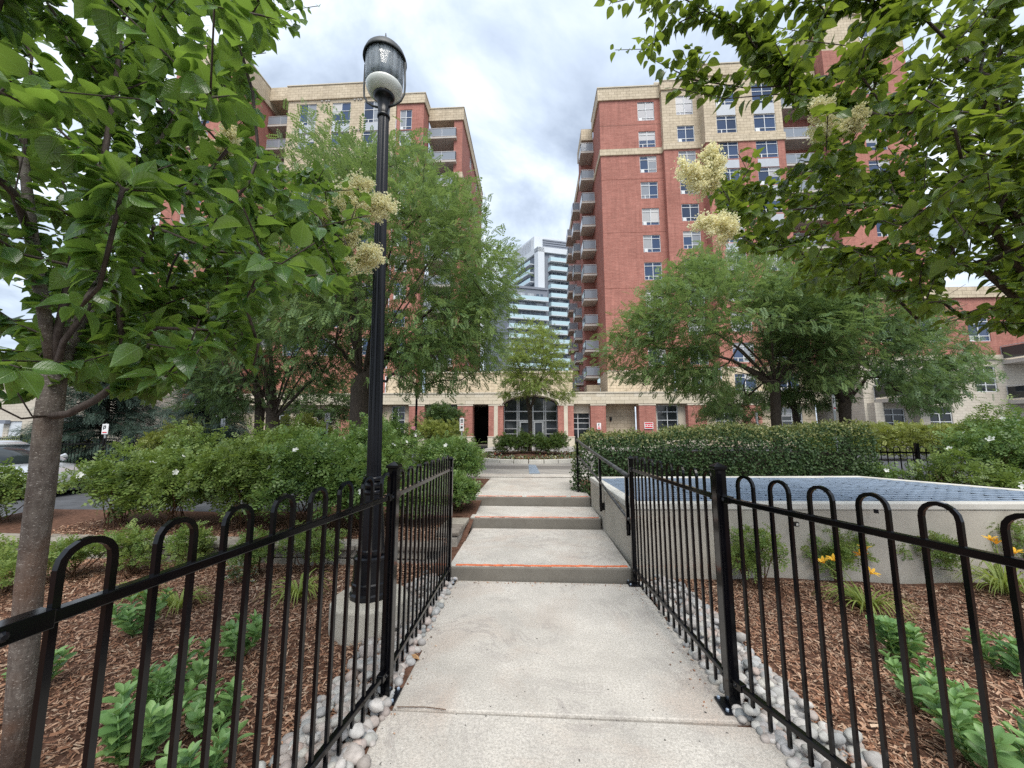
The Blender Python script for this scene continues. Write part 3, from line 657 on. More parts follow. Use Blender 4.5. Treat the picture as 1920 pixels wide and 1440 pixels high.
# ------------------------------------------------------------------ iron fences
ARC = [(-.051*math.cos(a), .051*math.sin(a)) for a in np.linspace(0, math.pi, 9)]
def hoop_mesh(name, sec=.0108):
    mb = MB(); pts = [(-.051, 0, .04), (-.051, 0, 1.0)]+[(x, 0, 1.245+z) for x, z in ARC]+[(.051, 0, 1.0), (.051, 0, .04)]
    mb.sweep(pts, sec, 4, True, True, (0, 1, 0)); return mb.mesh(name, M['black'])
HOOP = hoop_mesh('hoop')
def fence(label, posts, ph):
    t = thing('iron_fence', (*posts[1][:2], 0), label, 'fence', 'black hooped fences flanking the path')
    for i, (x, y, h, s, plate) in enumerate(posts):
        mb = MB(); mb.box(x-s/2, x+s/2, y-s/2, y+s/2, .012 if plate else -.05, h-.03); p = mb.build('post', M['black'], t, False, .004)
        mb = MB(); k = s/2+.008; mb.box(x-k, x+k, y-k, y+k, h-.03, h-.012)
        mb.add([(x-k, y-k, h-.012), (x+k, y-k, h-.012), (x+k, y+k, h-.012), (x-k, y+k, h-.012), (x, y, h+.012)], [(0,1,4),(1,2,4),(2,3,4),(3,0,4)]); mb.build('cap', M['black'], p, False, .002)
        if plate:
            MB().box(x-.075, x+.075, y-.07, y+.07, .003, .014).build('base_plate', M['blackmatte'], p, False, .003)
            for a, b in ((-1, -1), (1, -1), (1, 1), (-1, 1)): MB().lathe([(.009, .014), (.009, .024), (.004, .028)], (x+a*.056, y+b*.052, 0), 6).build('bolt', M['steel'], p)
    for (x0, y0, *_), (x1, y1, *_) in zip(posts[:-1], posts[1:]):
        a = np.array([x0, y0]); b = np.array([x1, y1]); Ld = np.linalg.norm(b-a); d = (b-a)/Ld
        for z, wd, h in ((1.150, .030, .028), (.145, .030, .026)):
            MB().bar((*a+d*.02, z), (*b-d*.02, z), wd, h).build('rail', M['black'], t, False, .003)
            for q, sg in ((a, 1), (b, -1)):
                bl_ = .21 if (q[1] < .7 and q[0] < 0) else .085
                br = MB().bar((*q+d*sg*.02, z), (*q+d*sg*bl_, z), wd+.012, h+.012).build('bracket', M['black'], t, False, .002)
                cs = q+d*sg*(bl_-.04 if bl_ < .1 else .13); nrm = np.array([d[1], -d[0]])
                for s2 in (-1, 1):
                    ax = np.array([*nrm*s2, 0]); MB().lathe([(.011, 0), (.010, .004), (.005, .008)], (*(cs+nrm*s2*(wd/2+.006)), z), 10, 0, ax).build('bolt', M['blackmatte'], br)
        q0 = ph.pop(0); k = q0
        while (k > .06 if q0 > Ld/2 else k < Ld-.06):
            c = a+d*k; k += -.205 if q0 > Ld/2 else .205
            place('hoop', HOOP, t, (*c, 0), np.array([[d[0], -d[1], 0], [d[1], d[0], 0], [0, 0, 1]]))
fence('black hooped iron fence between the path and the lamp post', [(-1.075, .62, 1.33, .06, False), (-.875, 2.41, 1.35, .062, True), (-.885, 4.13, 1.27, .045, True)], [1.801-.098, .135])
fence('black hooped iron fence between the path and the concrete vent wall', [(1.80, .30, 1.33, .06, False), (1.115, 2.44, 1.35, .062, True), (1.02, 4.19, 1.28, .045, True)], [2.247-.19, .13])

# ------------------------------------------------------------------ handrail beside the steps
hr = thing('handrail', (.95, 5.6, .3), 'black steel handrail sloping down beside the steps', 'handrail')
TOPR = [(.80, 7.30, 1.38), (.81, 7.16, 1.375), (.83, 6.85, 1.33), (.95, 5.70, 1.18), (1.00, 4.26, 1.075)]
MB().sweep(TOPR, .024, 8).build('top_rail', M['worn'], hr, True)
MB().sweep([(.80, 7.28, 1.10), (.83, 6.95, 1.06), (.945, 5.70, .83), (1.00, 4.27, .62)], .017, 8).build('lower_rail', M['worn'], hr, True)
for x, y, z0, z1 in ((.80, 7.22, .42, 1.37), (.945, 5.68, .42, 1.18), (.995, 4.30, .45, 1.08)):
    p = MB().box(x-.018, x+.018, y-.018, y+.018, z0, z1-.015).build('post', M['black'], hr, False, .003)
    if y < 7: MB().box(x-.005, x+.06, y-.028, y+.028, z0+.02, z0+.12).build('wall_bracket', M['black'], p, False, .003)

# ------------------------------------------------------------------ lamp post on its footing
lc = np.array([-1.345, 3.27, 0.0])
ft = MB(); prof = [(.30, -.05), (.305, .02), (.30, .19), (.285, .212), (.0, .216)]
ft.lathe(prof, lc, 40)
ft.v = [(x+random.uniform(-.005, .005), y+random.uniform(-.005, .005), z+random.uniform(-.004, .004)) for x, y, z in ft.v]
ft.build('concrete_footing', M['pier'], None, False, .006, label='round weathered concrete footing under the lamp post', cat='footing')
AX = np.array([-.085, 0, 5.2])
lp = thing('lamp_post', (lc[0], lc[1], .216), 'tall black fluted lamp post with an acorn lantern', 'street lamp')
def LB(name, prof, mat, n=24, flute=0, smooth=True, parent=None, bevel=0):
    return MB().lathe([(r, z-.216) for r, z in prof], (lc[0], lc[1], .216), n, flute, AX).build(name, mat, parent or lp, smooth, bevel)
b0 = LB('base', [(.165, .218), (.165, .25), (.15, .262), (.148, .31), (.155, .315), (.155, .33), (.145, .34), (.137, .50), (.142, .505), (.142, .525), (.125, .535)], M['blackmatte'], 16, 0, False)
LB('base_taper', [(.112, .535), (.118, .56), (.118, .58), (.108, .59), (.075, 1.02)], M['blackmatte'], 24, .05, False)
for z in (1.02, 1.13): LB('collar', [(.075, z), (.086, z+.01), (.086, z+.03), (.074, z+.04)], M['blackmatte'], 24)
LB('collar', [(.070, 1.06), (.070, 1.13)], M['blackmatte'], 24)
LB('pole', [(.061, 1.17), (.060, 1.2), (.050, 4.52)], M['blackmatte'], 32, .085, False)
LB('pole_cap', [(.056, 4.52), (.06, 4.535), (.06, 4.55), (.052, 4.56), (.062, 4.70), (.085, 4.72), (.10, 4.74), (.10, 4.76), (.085, 4.77)], M['blackmatte'], 24)
LB('globe', [(.095, 4.755), (.125, 4.775), (.155, 4.80), (.168, 4.835), (.170, 4.850), (.167, 4.855), (.0, 4.857)], M['lampwhite'], 28)
LB('clear_cylinder', [(.170, 4.857), (.176, 4.95), (.180, 5.06), (.180, 5.15)], M['clear'], 28)
LB('lamp_bulb', [(.03, 4.86), (.036, 4.88), (.05, 4.91), (.052, 5.06), (.03, 5.14)], M['slate'], 14)
LB('lamp_bulb', [(.085, 4.92), (.085, 4.93)], M['lampgrey'], 14)
LB('added_reflector', [(.176, 5.135), (.15, 5.15), (0, 5.155)], M['lampwhite'], 24)  # white disc added under the cap to brighten the glass
cp = LB('lantern_cap', [(.0, 5.165), (.182, 5.16), (.200, 5.13), (.206, 5.135), (.203, 5.155), (.185, 5.205), (.150, 5.25), (.125, 5.265), (.118, 5.285), (.085, 5.315), (.045, 5.33), (.04, 5.345), (.012, 5.36)], M['lampgrey'], 32)
LB('finial', [(.014, 5.358), (.022, 5.372), (.010, 5.39), (.004, 5.45)], M['lampgrey'], 12, 0, True, cp)
lx = lc+AX*0
def onax(z, dx): f = (z-.216)/5.2; return (lc[0]+AX[0]*f+dx, lc[1], z)
for s in (-1, 1):
    MB().sweep([onax(4.64, s*.045), onax(4.66, s*.11), onax(4.70, s*.165), onax(4.77, s*.198), onax(4.86, s*.203), onax(5.11, s*.198)], .010, 8).build('bracket_arm', M['lampgrey'], lp, True)

# ================================================================== BUILDINGS
def wallpanel(mb, o, du, Lw, Hh, ops, dep=.14):
    """flat wall from o along du (unit, plan) with openings (a0,a1,b0,b1) and their reveals; outward normal is du turned clockwise"""
    o = np.array(o, float); du = np.array([*du, 0.]); n = np.array([du[1], -du[0], 0]); up = np.array([0, 0, 1.])
    xs = sorted({0., Lw, *[round(v, 4) for p in ops for v in p[:2]]}); zs = sorted({0., Hh, *[round(v, 4) for p in ops for v in p[2:4]]})
    P = lambda a, b, k=0.: o+du*a+up*b-n*k
    for a0, a1 in zip(xs[:-1], xs[1:]):
        run = None
        for b0, b1 in zip(zs[:-1], zs[1:]):
            ca, cb = (a0+a1)/2, (b0+b1)/2
            hole = any(p[0] < ca < p[1] and p[2] < cb < p[3] for p in ops)
            if not hole: mb.quad(P(a0, b0), P(a1, b0), P(a1, b1), P(a0, b1))
    for a0, a1, b0, b1 in ops:
        mb.quad(P(a0, b0), P(a0, b1), P(a0, b1, dep), P(a0, b0, dep)); mb.quad(P(a1, b0, dep), P(a1, b1, dep), P(a1, b1), P(a1, b0))
        mb.quad(P(a0, b1), P(a1, b1), P(a1, b1, dep), P(a0, b1, dep)); mb.quad(P(a0, b0, dep), P(a1, b0, dep), P(a1, b0), P(a0, b0))
    return mb
WC = {}
def win_mesh(wd, h, style):
    k = (round(wd, 2), round(h, 2), style)
    if k in WC: return WC[k]
    f = .055; mb = MB(); B = lambda a, b, c, d, y0=-.03, y1=.03: mb.box(a, b, y0, y1, c, d)
    B(0, wd, 0, f); B(0, wd, h-f, h); B(0, f, f, h-f); B(wd-f, wd, f, h-f); B(wd/2-f/2, wd/2+f/2, f, h-f, -.04, .03)
    trs = {'tower': (.22, .80), 'top': (.16, .62), 'wide': (.25, .5, .75), 'ground': (.28, .55, .80)}[style]
    for q in trs: B(f, wd/2-f/2, h*q-.025, h*q+.025); B(wd/2+f/2, wd-f, h*q-.025, h*q+.025)
    if style in ('tower', 'top'):
        q = h*trs[0]; B(wd*.22, wd*.26, f, q-.025)
    fm = mb.mesh('window', M['frame'])
    pm = []
    for a, b in ((f, wd/2-f/2), (wd/2+f/2, wd-f)):
        pm.append(MB().quad((a, .012, f), (b, .012, f), (b, .012, h-f), (a, .012, h-f)).mesh('pane', M['darkglass'] if style == 'ground' else M['glass']))
    ac = MB().box(wd*.06, wd*.22, -.05, .0, f, h*trs[0]-.03).mesh('air_vent', M['frame']); bl = {}
    bm_ = [MB().box(a+.01, b-.01, .004, .010, h*(1-q)-f, h-f).mesh('blind', M['blind']) for a, b in ((f, wd/2-f/2), (wd/2+f/2, wd-f)) for q in (.28, .5, .8)]
    WC[k] = (fm, pm, ac, bm_); return WC[k]
def window(parent, x, y, z, wd, h, style='tower', rz=0, dep=.14, vent=True):
    fm, pm, ac, bm_ = win_mesh(wd, h, style)
    du = np.array([math.cos(rz), math.sin(rz), 0]); n = np.array([du[1], -du[0], 0]); p = np.array([x, y, z])-n*(dep-.04)
    o = link('window', fm, parent, p); o.rotation_euler.z = rz
    for q in pm: link('pane', q, o)
    if vent and style in ('tower', 'top') and random.random() < .7: link('air_vent', ac, o)
    if style != 'ground' or random.random() < .4:
        qq = random.choice((0, 0, 1, 2))
        for sd_ in (0, 1):
            if random.random() < .30: link('blind', bm_[sd_*3+qq], o)
    return o
def balcony(parent, x0, x1, y0, y1, z, h=1.05, glass='railglass', sides='FL', th=.2, slabmat='bslab'):
    """slab with a metal rail and panels on the named sides (F = towards -Y, L = -X, R = +X)"""
    b = MB().box(x0, x1, y0, y1, z, z+th).build('balcony', M[slabmat], parent)
    e = .05; runs = []
    if 'F' in sides: runs.append(((x0+e, y0+e), (x1-e, y0+e)))
    if 'L' in sides: runs.append(((x0+e, y1), (x0+e, y0+e)))
    if 'R' in sides: runs.append(((x1-e, y0+e), (x1-e, y1)))
    rl = MB(); gl = MB()
    for (a, c) in runs:
        a = np.array(a); c = np.array(c); Lr = np.linalg.norm(c-a); d = (c-a)/Lr
        rl.bar((*a, z+th+h), (*c, z+th+h), .05, .05); rl.bar((*a, z+th+.1), (*c, z+th+.1), .03, .03)
        n = max(1, int(Lr/1.1))
        for i in range(n+1): q = a+d*Lr*i/n; rl.box(q[0]-.022, q[0]+.022, q[1]-.022, q[1]+.022, z+th, z+th+h-.02)
        gl.bar((*a, z+th+.1+(h-.15)/2), (*c, z+th+.1+(h-.15)/2), .012, h-.2)
    rl.build('railing', M['railmetal'], b); gl.build('rail_panel', M[glass], b)
    return b
FL = 2.86
def levels(top, n): return [top-FL*i for i in range(n)]

# ---- right tower
rt = thing('apartment_tower', (16, 37, .2), 'red brick apartment tower with cream top storeys and balconies beside the glass tower', 'building', 'twin brick towers')
TOPS = [35.72, 32.35, 29.55, 26.72, 23.86, 21.0, 18.14, 15.28, 12.42, 9.56]        # window heads
HS = [2.15, 1.80]+[1.82]*8
def section(t, x0, x1, y, zb, zt, cols, tops, hs, mat, stylef=None, sill=True, name='wall', ystep=None):
    ops = []
    for a, b in cols:
        for zt_, h in zip(tops, hs):
            if zt_-h > zb+.1 and zt_ < zt-.05: ops.append((a-x0, b-x0, zt_-h-zb, zt_-zb))
    mb = MB(); wallpanel(mb, (x0, y, zb), (1, 0), x1-x0, zt-zb, ops); mb.build(name, M[mat], t)
    for a0, a1, b0, b1 in ops: window(t, x0+a0, y, zb+b0, a1-a0, b1-b0, 'top' if b1-b0 > 2 else 'tower')
    return ops
def sideface(t, x, y0, y1, z0, z1, mat, right=False, cols=(), tops=(), hs=(), name='side_wall'):
    mb = MB(); ops = []
    if right:   # faces +X : direction +Y
        for a, b in cols:
            for tz, h in zip(tops, hs): ops.append((a-y0, b-y0, tz-h-z0, tz-z0))
        wallpanel(mb, (x, y0, z0), (0, 1), y1-y0, z1-z0, ops)
        for a0, a1, b0, b1 in ops: window(t, x, y0+a0, z0+b0, a1-a0, b1-b0, 'tower', math.pi/2)
    else:
        for a, b in cols:
            for tz, h in zip(tops, hs): ops.append((y1-b, y1-a, tz-h-z0, tz-z0))
        wallpanel(mb, (x, y1, z0), (0, -1), y1-y0, z1-z0, ops)
        for a0, a1, b0, b1 in ops: window(t, x, y1-a0, z0+b0, a1-a0, b1-b0, 'tower', -math.pi/2)
    mb.build(name, M[mat], t)
def course(t, x0, x1, y0, y1, z0, z1, name='stone_course', mat='cream'): return MB().box(x0, x1, y0, y1, z0, z1).build(name, M[mat], t)
ZB = 4.2
# R1 brick
section(rt, 7.12, 13.35, 37.0, 7.3, 36.0, [(11.05, 12.75)], TOPS, HS, 'brick')
sideface(rt, 7.12, 37.0, 41.0, 7.3, 36.0, 'brick')
section(rt, 7.12, 13.35, 37.0, ZB, 7.28, [], [], [], 'cream', name='stone_base'); sideface(rt, 7.12, 37.0, 41.0, ZB, 7.28, 'cream', name='stone_base')
course(rt, 6.95, 13.33, 36.85, 41.2, 35.98, 37.35, 'parapet'); course(rt, 6.90, 13.33, 36.78, 41.25, 37.352, 37.46, 'parapet_cap', 'creamplain')
course(rt, 7.02, 13.33, 36.88, 41.1, 29.72, 30.40)
for z in (27.05, 21.3, 33.1, 15.5, 12.8):
    course(rt, 7.115, 13.33, 36.993, 37.0, z, z+.035, 'movement_joint', 'caulk')
# R2
section(rt, 13.35, 17.45, 36.45, 7.3, 30.2, [(14.75, 16.45)], TOPS[2:], HS[2:], 'brick'); sideface(rt, 13.35, 36.45, 37.0, 7.3, 30.2, 'brick')
section(rt, 13.35, 17.45, 36.45, 30.2, 36.4, [(14.75, 16.45)], TOPS[:2], HS[:2], 'cream', name='stone_wall'); sideface(rt, 13.35, 36.45, 37.0, 30.2, 36.4, 'cream', name='stone_wall')
course(rt, 13.27, 17.43, 36.32, 37.0, 36.402, 37.35, 'parapet'); course(rt, 13.22, 17.43, 36.26, 37.0, 37.352, 37.46, 'parapet_cap', 'creamplain')
course(rt, 13.28, 17.43, 36.34, 37.0, 29.72, 30.40)
section(rt, 13.35, 17.45, 36.45, ZB, 7.28, [(14.75, 16.45)], [6.7], [1.7], 'cream', name='stone_base')
# R3
section(rt, 17.0, 24.4, 35.4, 7.3, 30.2, [(18.15, 20.05), (21.7, 23.75)], TOPS[2:], HS[2:], 'brick'); sideface(rt, 17.0, 35.4, 36.5, 7.3, 30.2, 'brick')
section(rt, 17.0, 24.4, 35.4, 30.2, 36.7, [(18.15, 20.05), (21.7, 23.75)], TOPS[:2], [2.2, 1.85], 'cream', name='stone_wall'); sideface(rt, 17.0, 35.4, 36.5, 30.2, 36.7, 'cream', name='stone_wall')
course(rt, 16.9, 24.5, 35.27, 37.0, 36.702, 37.9, 'parapet'); course(rt, 16.85, 24.55, 35.2, 37.0, 37.902, 38.0, 'parapet_cap', 'creamplain')
course(rt, 16.92, 24.5, 35.29, 36.6, 29.5, 30.25)
section(rt, 17.0, 24.4, 35.4, ZB, 7.28, [(18.15, 20.05), (21.7, 23.75)], [6.7], [1.7], 'cream', name='stone_base')
for z0, z1 in ((32.37, 33.5), (29.57, 30.3), (26.75, 27.6), (23.9, 24.8), (21.05, 21.9), (18.2, 19.1)):
    for a, b in ((18.2, 20.0), (21.75, 23.7)):
        if z0 != 29.57: MB().box(a, b, 35.385, 35.41, z0, z1).build('spandrel_panel', M['spandrel'], rt)
# R4 recessed balconies, brick beyond, tall block
section(rt, 24.4, 28.4, 37.6, ZB, 36.6, [(25.2, 27.4)], [z+.1 for z in TOPS], [2.2]*10, 'brick', name='recess_wall'); sideface(rt, 24.4, 35.4, 37.6, ZB, 36.6, 'brick', True); sideface(rt, 28.4, 35.0, 37.6, ZB, 41, 'brick')
course(rt, 24.3, 28.3, 36.0, 37.8, 36.602, 37.8, 'parapet')
for z in [t - 2.35 for t in TOPS]: balcony(rt, 24.45, 28.35, 36.0, 37.58, z, sides='F')
section(rt, 28.4, 36.0, 35.0, ZB, 38.5, [(31.5, 33.4)], TOPS, HS, 'brick')
section(rt, 28.4, 36.0, 35.0, 38.5, 42.2, [(32.0, 33.9)], [41.3], [1.9], 'cream', name='stone_wall'); sideface(rt, 28.4, 35.0, 39.0, 41.0, 42.2, 'cream', name='stone_wall')
course(rt, 28.3, 36.1, 34.85, 39.0, 42.202, 43.3, 'parapet')
course(rt, 14.0, 28.0, 40.0, 52.0, 37.5, 40.6, 'roof_block', 'cream'); course(rt, 13.9, 28.1, 39.9, 52.1, 40.602, 40.8, 'parapet_cap', 'creamplain')
course(rt, 7.2, 13.2, 37.3, 41.0, 36.9, 37.3, 'roof', 'creamplain')
# side balconies in the notch and the rear wing
sideface(rt, 6.5, 43.2, 66.0, ZB, 35.0, 'brick', False, [(45.5, 47), (50, 51.5), (58, 59.5)], TOPS[1:], HS[1:])
mb = MB(); wallpanel(mb, (5.9, 43.2, ZB), (1, 0), 1.3, 31.0, []); mb.build('recess_wall', M['brick'], rt); sideface(rt, 5.9, 43.2, 45.2, ZB, 35.2, 'brick')
mb = MB(); wallpanel(mb, (7.12, 41.0, 7.3), (0, 1), 2.2, 28, []); mb.build('recess_wall', M['brick'], rt)
course(rt, 5.78, 7.1, 41.4, 45.4, 35.2, 36.6, 'parapet'); course(rt, 6.35, 7.1, 45.42, 66, 35.002, 36.2, 'parapet')
for z in [t-2.40 for t in TOPS[:10]]:
    balcony(rt, 5.62, 7.10, 41.05, 43.15, z, sides='FL')
for z in [t-2.40 for t in TOPS[1:10]]:
    balcony(rt, 5.2, 6.45, 54.0, 57.0, z, sides='FL'); balcony(rt, 5.3, 6.45, 47.4, 49.6, z, sides='FL')
course(rt, 5.7, 7.1, 41.0, 43.2, ZB, 6.4, 'stone_base')

# ---- left tower
lt = thing('apartment_tower', (-18, 37, .2), 'red brick apartment tower with cream top storeys standing behind the lamp post', 'building', 'twin brick towers')
LT = [37.35, 33.80, 31.0, 28.1, 25.3, 22.4, 19.6, 16.7, 13.8, 10.9]; LH = [2.55, 1.85]+[1.8]*8
section(lt, -26.85, -14.65, 37.0, 29.6, 37.75, [(-25.5, -23.6), (-21.8, -19.75), (-18.25, -16.1)], LT[:2], LH[:2], 'cream', name='stone_wall')
section(lt, -26.85, -14.65, 37.0, ZB, 29.6, [(-25.5, -23.6), (-21.8, -19.75), (-18.25, -16.1)], LT[2:], LH[2:], 'brick')
for a, b in ((-25.5, -23.6), (-21.8, -19.75), (-18.25, -16.1)):
    MB().box(a+.03, b-.03, 36.985, 37.01, 33.83, 34.77).build('spandrel_panel', M['spandrel'], lt)
course(lt, -26.95, -14.6, 36.85, 40, 37.752, 39.45, 'parapet'); course(lt, -27.02, -14.55, 36.78, 40, 39.452, 39.56, 'parapet_cap', 'creamplain')
course(lt, -26.92, -14.6, 36.86, 37.2, 29.3, 30.0)
for zz in (37.55, 33.9):
    for xx in (-23.0, -22.5, -22.2, -19.3, -18.9, -18.6): MB().box(xx-.09, xx+.09, 36.9, 37.0, zz-.06, zz+.1).build('vent_hood', M['soffit'], lt)
# L3
section(lt, -14.65, -11.65, 37.15, 7.0, 36.9, [(-14.25, -12.95)], [36.25]+LT[1:], [2.35]+LH[1:], 'brick'); sideface(lt, -11.65, 37.15, 39.2, ZB, 36.9, 'brick', True)
course(lt, -14.58, -11.5, 37.0, 39.3, 36.902, 38.0, 'parapet'); course(lt, -14.58, -11.44, 36.94, 39.3, 38.002, 38.1, 'parapet_cap', 'creamplain')
section(lt, -14.65, -11.65, 37.15, ZB, 6.98, [], [], [], 'cream', name='stone_base'); course(lt, -14.6, -11.58, 37.05, 39.2, 29.3, 29.95)
# L4 balconies
section(lt, -11.65, -8.7, 40.6, ZB, 36.3, [(-11.2, -9.2)], [z-1.0 for z in LT], [2.2]*10, 'brick', name='recess_wall')
mb = MB(); wallpanel(mb, (-8.7, 39.0, ZB), (1, 0), .95, 32.1, []); mb.build('pier', M['brick'], lt); sideface(lt, -8.7, 39.0, 40.6, ZB, 36.3, 'brick')
sideface(lt, -7.75, 39.0, 55.0, ZB, 36.3, 'brick', True, [(44, 45.6), (49, 50.6)], [z-1.2 for z in LT], LH[1:]+[1.8])
course(lt, -11.6, -7.6, 38.85, 55, 36.302, 37.75, 'parapet'); course(lt, -11.6, -7.54, 38.78, 55, 37.752, 37.85, 'parapet_cap', 'creamplain')
course(lt, -8.75, -7.68, 38.92, 55, 29.3, 30.0)
for i, z in enumerate([33.85-FL*i for i in range(10)]): balcony(lt, -11.6, -8.35, 38.55, 40.55, z, sides='FR')
# recess and left wing
section(lt, -29.9, -26.85, 40.2, ZB, 38.9, [(-29.2, -27.5)], [z+.4 for z in LT], [2.2]*10, 'brick', name='recess_wall'); sideface(lt, -26.85, 37.0, 40.2, ZB, 38.9, 'cream', name='stone_wall')
course(lt, -29.85, -26.98, 37.9, 40.4, 38.902, 40.5, 'parapet')
for z in [35.75-FL*i for i in range(10)]: balcony(lt, -29.85, -26.9, 38.0, 40.15, z, sides='F')
sideface(lt, -29.9, 33.0, 40.2, ZB, 38.2, 'brick', True, [(35.2, 36.8)], LT[2:], LH[2:])
course(lt, -36, -29.75, 32.85, 40.4, 38.202, 40.4, 'parapet'); course(lt, -36, -29.68, 32.78, 40.4, 40.402, 40.5, 'parapet_cap', 'creamplain')
section(lt, -36.0, -29.9, 33.0, ZB, 38.2, [(-34, -32)], LT, [1.9]*10, 'brick'); course(lt, -36, -29.8, 32.88, 40, 29.3, 30.0)

# ---- podium with the arched entrance between the towers
PYD = 33.0; pd = thing('entrance_building', (0, PYD, .27), 'low cream stone entrance building with brick piers and an arched doorway', 'building')
G = .262
def brickpier(u0, u1, strip=None, y=PYD-.35):
    a, b = XU(u0, PYD), XU(u1, PYD); p = MB().box(a, b, y, PYD+.6, 1.10, 3.68).build('pier', M['brick'], pd)
    MB().box(a-.05, b+.05, y-.05, PYD+.6, G-.1, 1.02).build('pier_base', M['creamplain'], p); MB().box(a-.08, b+.08, y-.08, PYD+.6, 1.022, 1.098).build('plinth', M['creamplain'], p)
    MB().box(a-.03, b+.03, y-.03, PYD+.6, 3.682, 3.80).build('capital', M['creamplain'], p)
    if strip: c, d = XU(strip[0], PYD), XU(strip[1], PYD); MB().box(c, d, y-.02, y+.1, 1.10, 3.68).build('stone_strip', M['creamplain'], p)
for u0, u1, s_ in ((768.7, 797, None), (859, 887, None), (917, 944, (927, 934)), (1046, 1075, (1057, 1064)), (1107, 1135, None), (1197, 1228, None), (1288, 1322, None), (640, 668, None), (690, 712, None), (1395, 1425, None)): brickpier(u0, u1, s_)
xa, xb = XU(944, PYD), XU(1046, PYD); xc = (xa+xb)/2; rad = (xb-xa)/2
# fascia of separate cream blocks, springing into an arch over the doors
def blocks(x0, x1, rows, y0, y1, z0, h, wl, t, skip=None):
    for r in range(rows):
        x = x0-(wl/2 if r % 2 else 0)
        while x < x1:
            p, q = max(x, x0), min(x+wl, x1)
            if q-p > .08 and not (skip and skip((p+q)/2, z0+(r+.5)*h)): MB().box(p+.006, q-.006, y0+random.uniform(-.006, .006), y1, z0+r*h+.006, z0+(r+1)*h-.006).build('fascia_block', M['creamblock'], t)
            x += wl
XL, XR = -30.0, 25.2
blocks(XL, xa-.1, 3, PYD-.40, PYD-.02, 3.82, .30, .78, pd); blocks(xb+.1, XR, 3, PYD-.40, PYD-.02, 3.82, .30, .78, pd)
MB().box(XL, xa-.13, PYD-.30, PYD+4.2, 3.84, 4.70).build('roof_deck', M['creamplain'], pd); MB().box(xb+.13, XR, PYD-.30, PYD+4.2, 3.84, 4.70).build('roof_deck', M['creamplain'], pd); MB().box(xa-.13, xb+.13, PYD+1.3, PYD+4.2, 3.6, 4.70).build('roof_deck', M['creamplain'], pd)
MB().box(XL-.05, xa-.12, PYD-.46, PYD+.1, 4.725, 4.83).build('coping', M['creamplain'], pd); MB().box(xb+.12, XR+.05, PYD-.46, PYD+.1, 4.725, 4.83).build('coping', M['creamplain'], pd)
mb = MB(); N = 24; ang = [math.pi*(1-i/N) for i in range(N+1)]
RX, RZ, zs = rad+.12, .92, 3.66
inn = [(xc+RX*math.cos(a), zs+RZ*math.sin(a)) for a in ang]; ou = [(xc+(RX+.12)*math.cos(a), zs+.1+(RZ+.45)*math.sin(a)) for a in ang]
for i in range(N):
    (a, b), (c, d), (e_, f_), (g_, h_) = inn[i], inn[i+1], ou[i+1], ou[i]
    seg = MB().add([(a, PYD-.55, b), (c, PYD-.55, d), (e_, PYD-.55, f_), (g_, PYD-.55, h_), (a, PYD+1.2, b), (c, PYD+1.2, d), (e_, PYD+1.2, f_), (g_, PYD+1.2, h_)], [(0,1,2,3),(0,4,5,1),(3,2,6,7),(1,5,6,2),(0,3,7,4),(4,7,6,5)])
    seg.build('arch_stone', M['creamplain'], pd)
# glazed arch screen
gy = PYD+.9
scrn = [(xa, G), (xb, G), (xb, zs)]+[(x, z) for x, z in reversed(inn)]+[(xa, zs)]
mb = MB(); mb.add([(x, gy+.06, z) for x, z in scrn], [tuple(range(len(scrn)))]); dr = mb.build('entrance_screen', M['darkglass'], pd)
Ww = xb-xa
fb = MB()
for q in (0.0, .245, .28, .51, .545, .75, .785, 1.0): fb.box(xa+Ww*q-.04, xa+Ww*q+.04, gy-.04, gy+.05, G, 3.66+(.0 if q in (0., 1.) else .62 if .2 < q < .8 else .3))
for q in (1.0, 1.45): fb.box(xa, xa+Ww*.245, gy-.03, gy+.045, G+q, G+q+.07); fb.box(xa+Ww*.785, xb, gy-.03, gy+.045, G+q, G+q+.07)
for q in (2.15, 2.95): fb.box(xa, xb, gy-.035, gy+.047, G+q, G+q+.09)
fb.build('screen_frame', M['pole'], dr)
for a, b in ((.285, .505), (.55, .745)):
    d = MB(); x0, x1 = xa+Ww*a+.05, xa+Ww*b-.05
    d.box(x0, x0+.1, gy-.08, gy-.045, G+.02, G+2.12); d.box(x1-.1, x1, gy-.08, gy-.045, G+.02, G+2.12); d.box(x0+.1, x1-.1, gy-.08, gy-.045, G+2.0, G+2.12); d.box(x0+.1, x1-.1, gy-.08, gy-.045, G+.02, G+.25)
    d.build('door', M['pole'], dr)
# wall bays between the piers
def bay(u0, u1, mat, y=PYD+.25, z0=G, z1=3.84, name='wall', ops=None, style='ground'):
    a, b = XU(u0, PYD), XU(u1, PYD); mb = MB(); oo = []
    for (p, q, c, d) in ops or []: oo.append((XU(p, PYD)-a, XU(q, PYD)-a, c-z0, d-z0))
    wallpanel(mb, (a, y, z0), (1, 0), b-a, z1-z0, oo); mb.build(name, M[mat], pd)
    for p, q, c, d in oo: window(pd, a+p, y, z0+c, q-p, d-c, style)
bay(205, 640, 'cream', ops=[(590, 620, 1.0, 3.4), (500, 540, 1.0, 3.4), (380, 420, 1., 3.4)]); bay(668, 690, 'cream'); bay(712, 769, 'cream', ops=[(732, 757, 1.0, 3.72)])
bay(1075, 1107, 'creamplain', z0=3.05); bay(1075, 1107, 'darkglass', y=PYD+.5, z1=3.05, name='glazing'); 
fb = MB(); a, b = XU(1075, PYD), XU(1107, PYD)
for q in (.3, .98): fb.box(a+(b-a)*q-.03, a+(b-a)*q+.03, PYD+.42, PYD+.49, G, 3.05)
for z in (1.7, 2.2, 2.6): fb.box(a, b, PYD+.43, PYD+.485, z, z+.05)
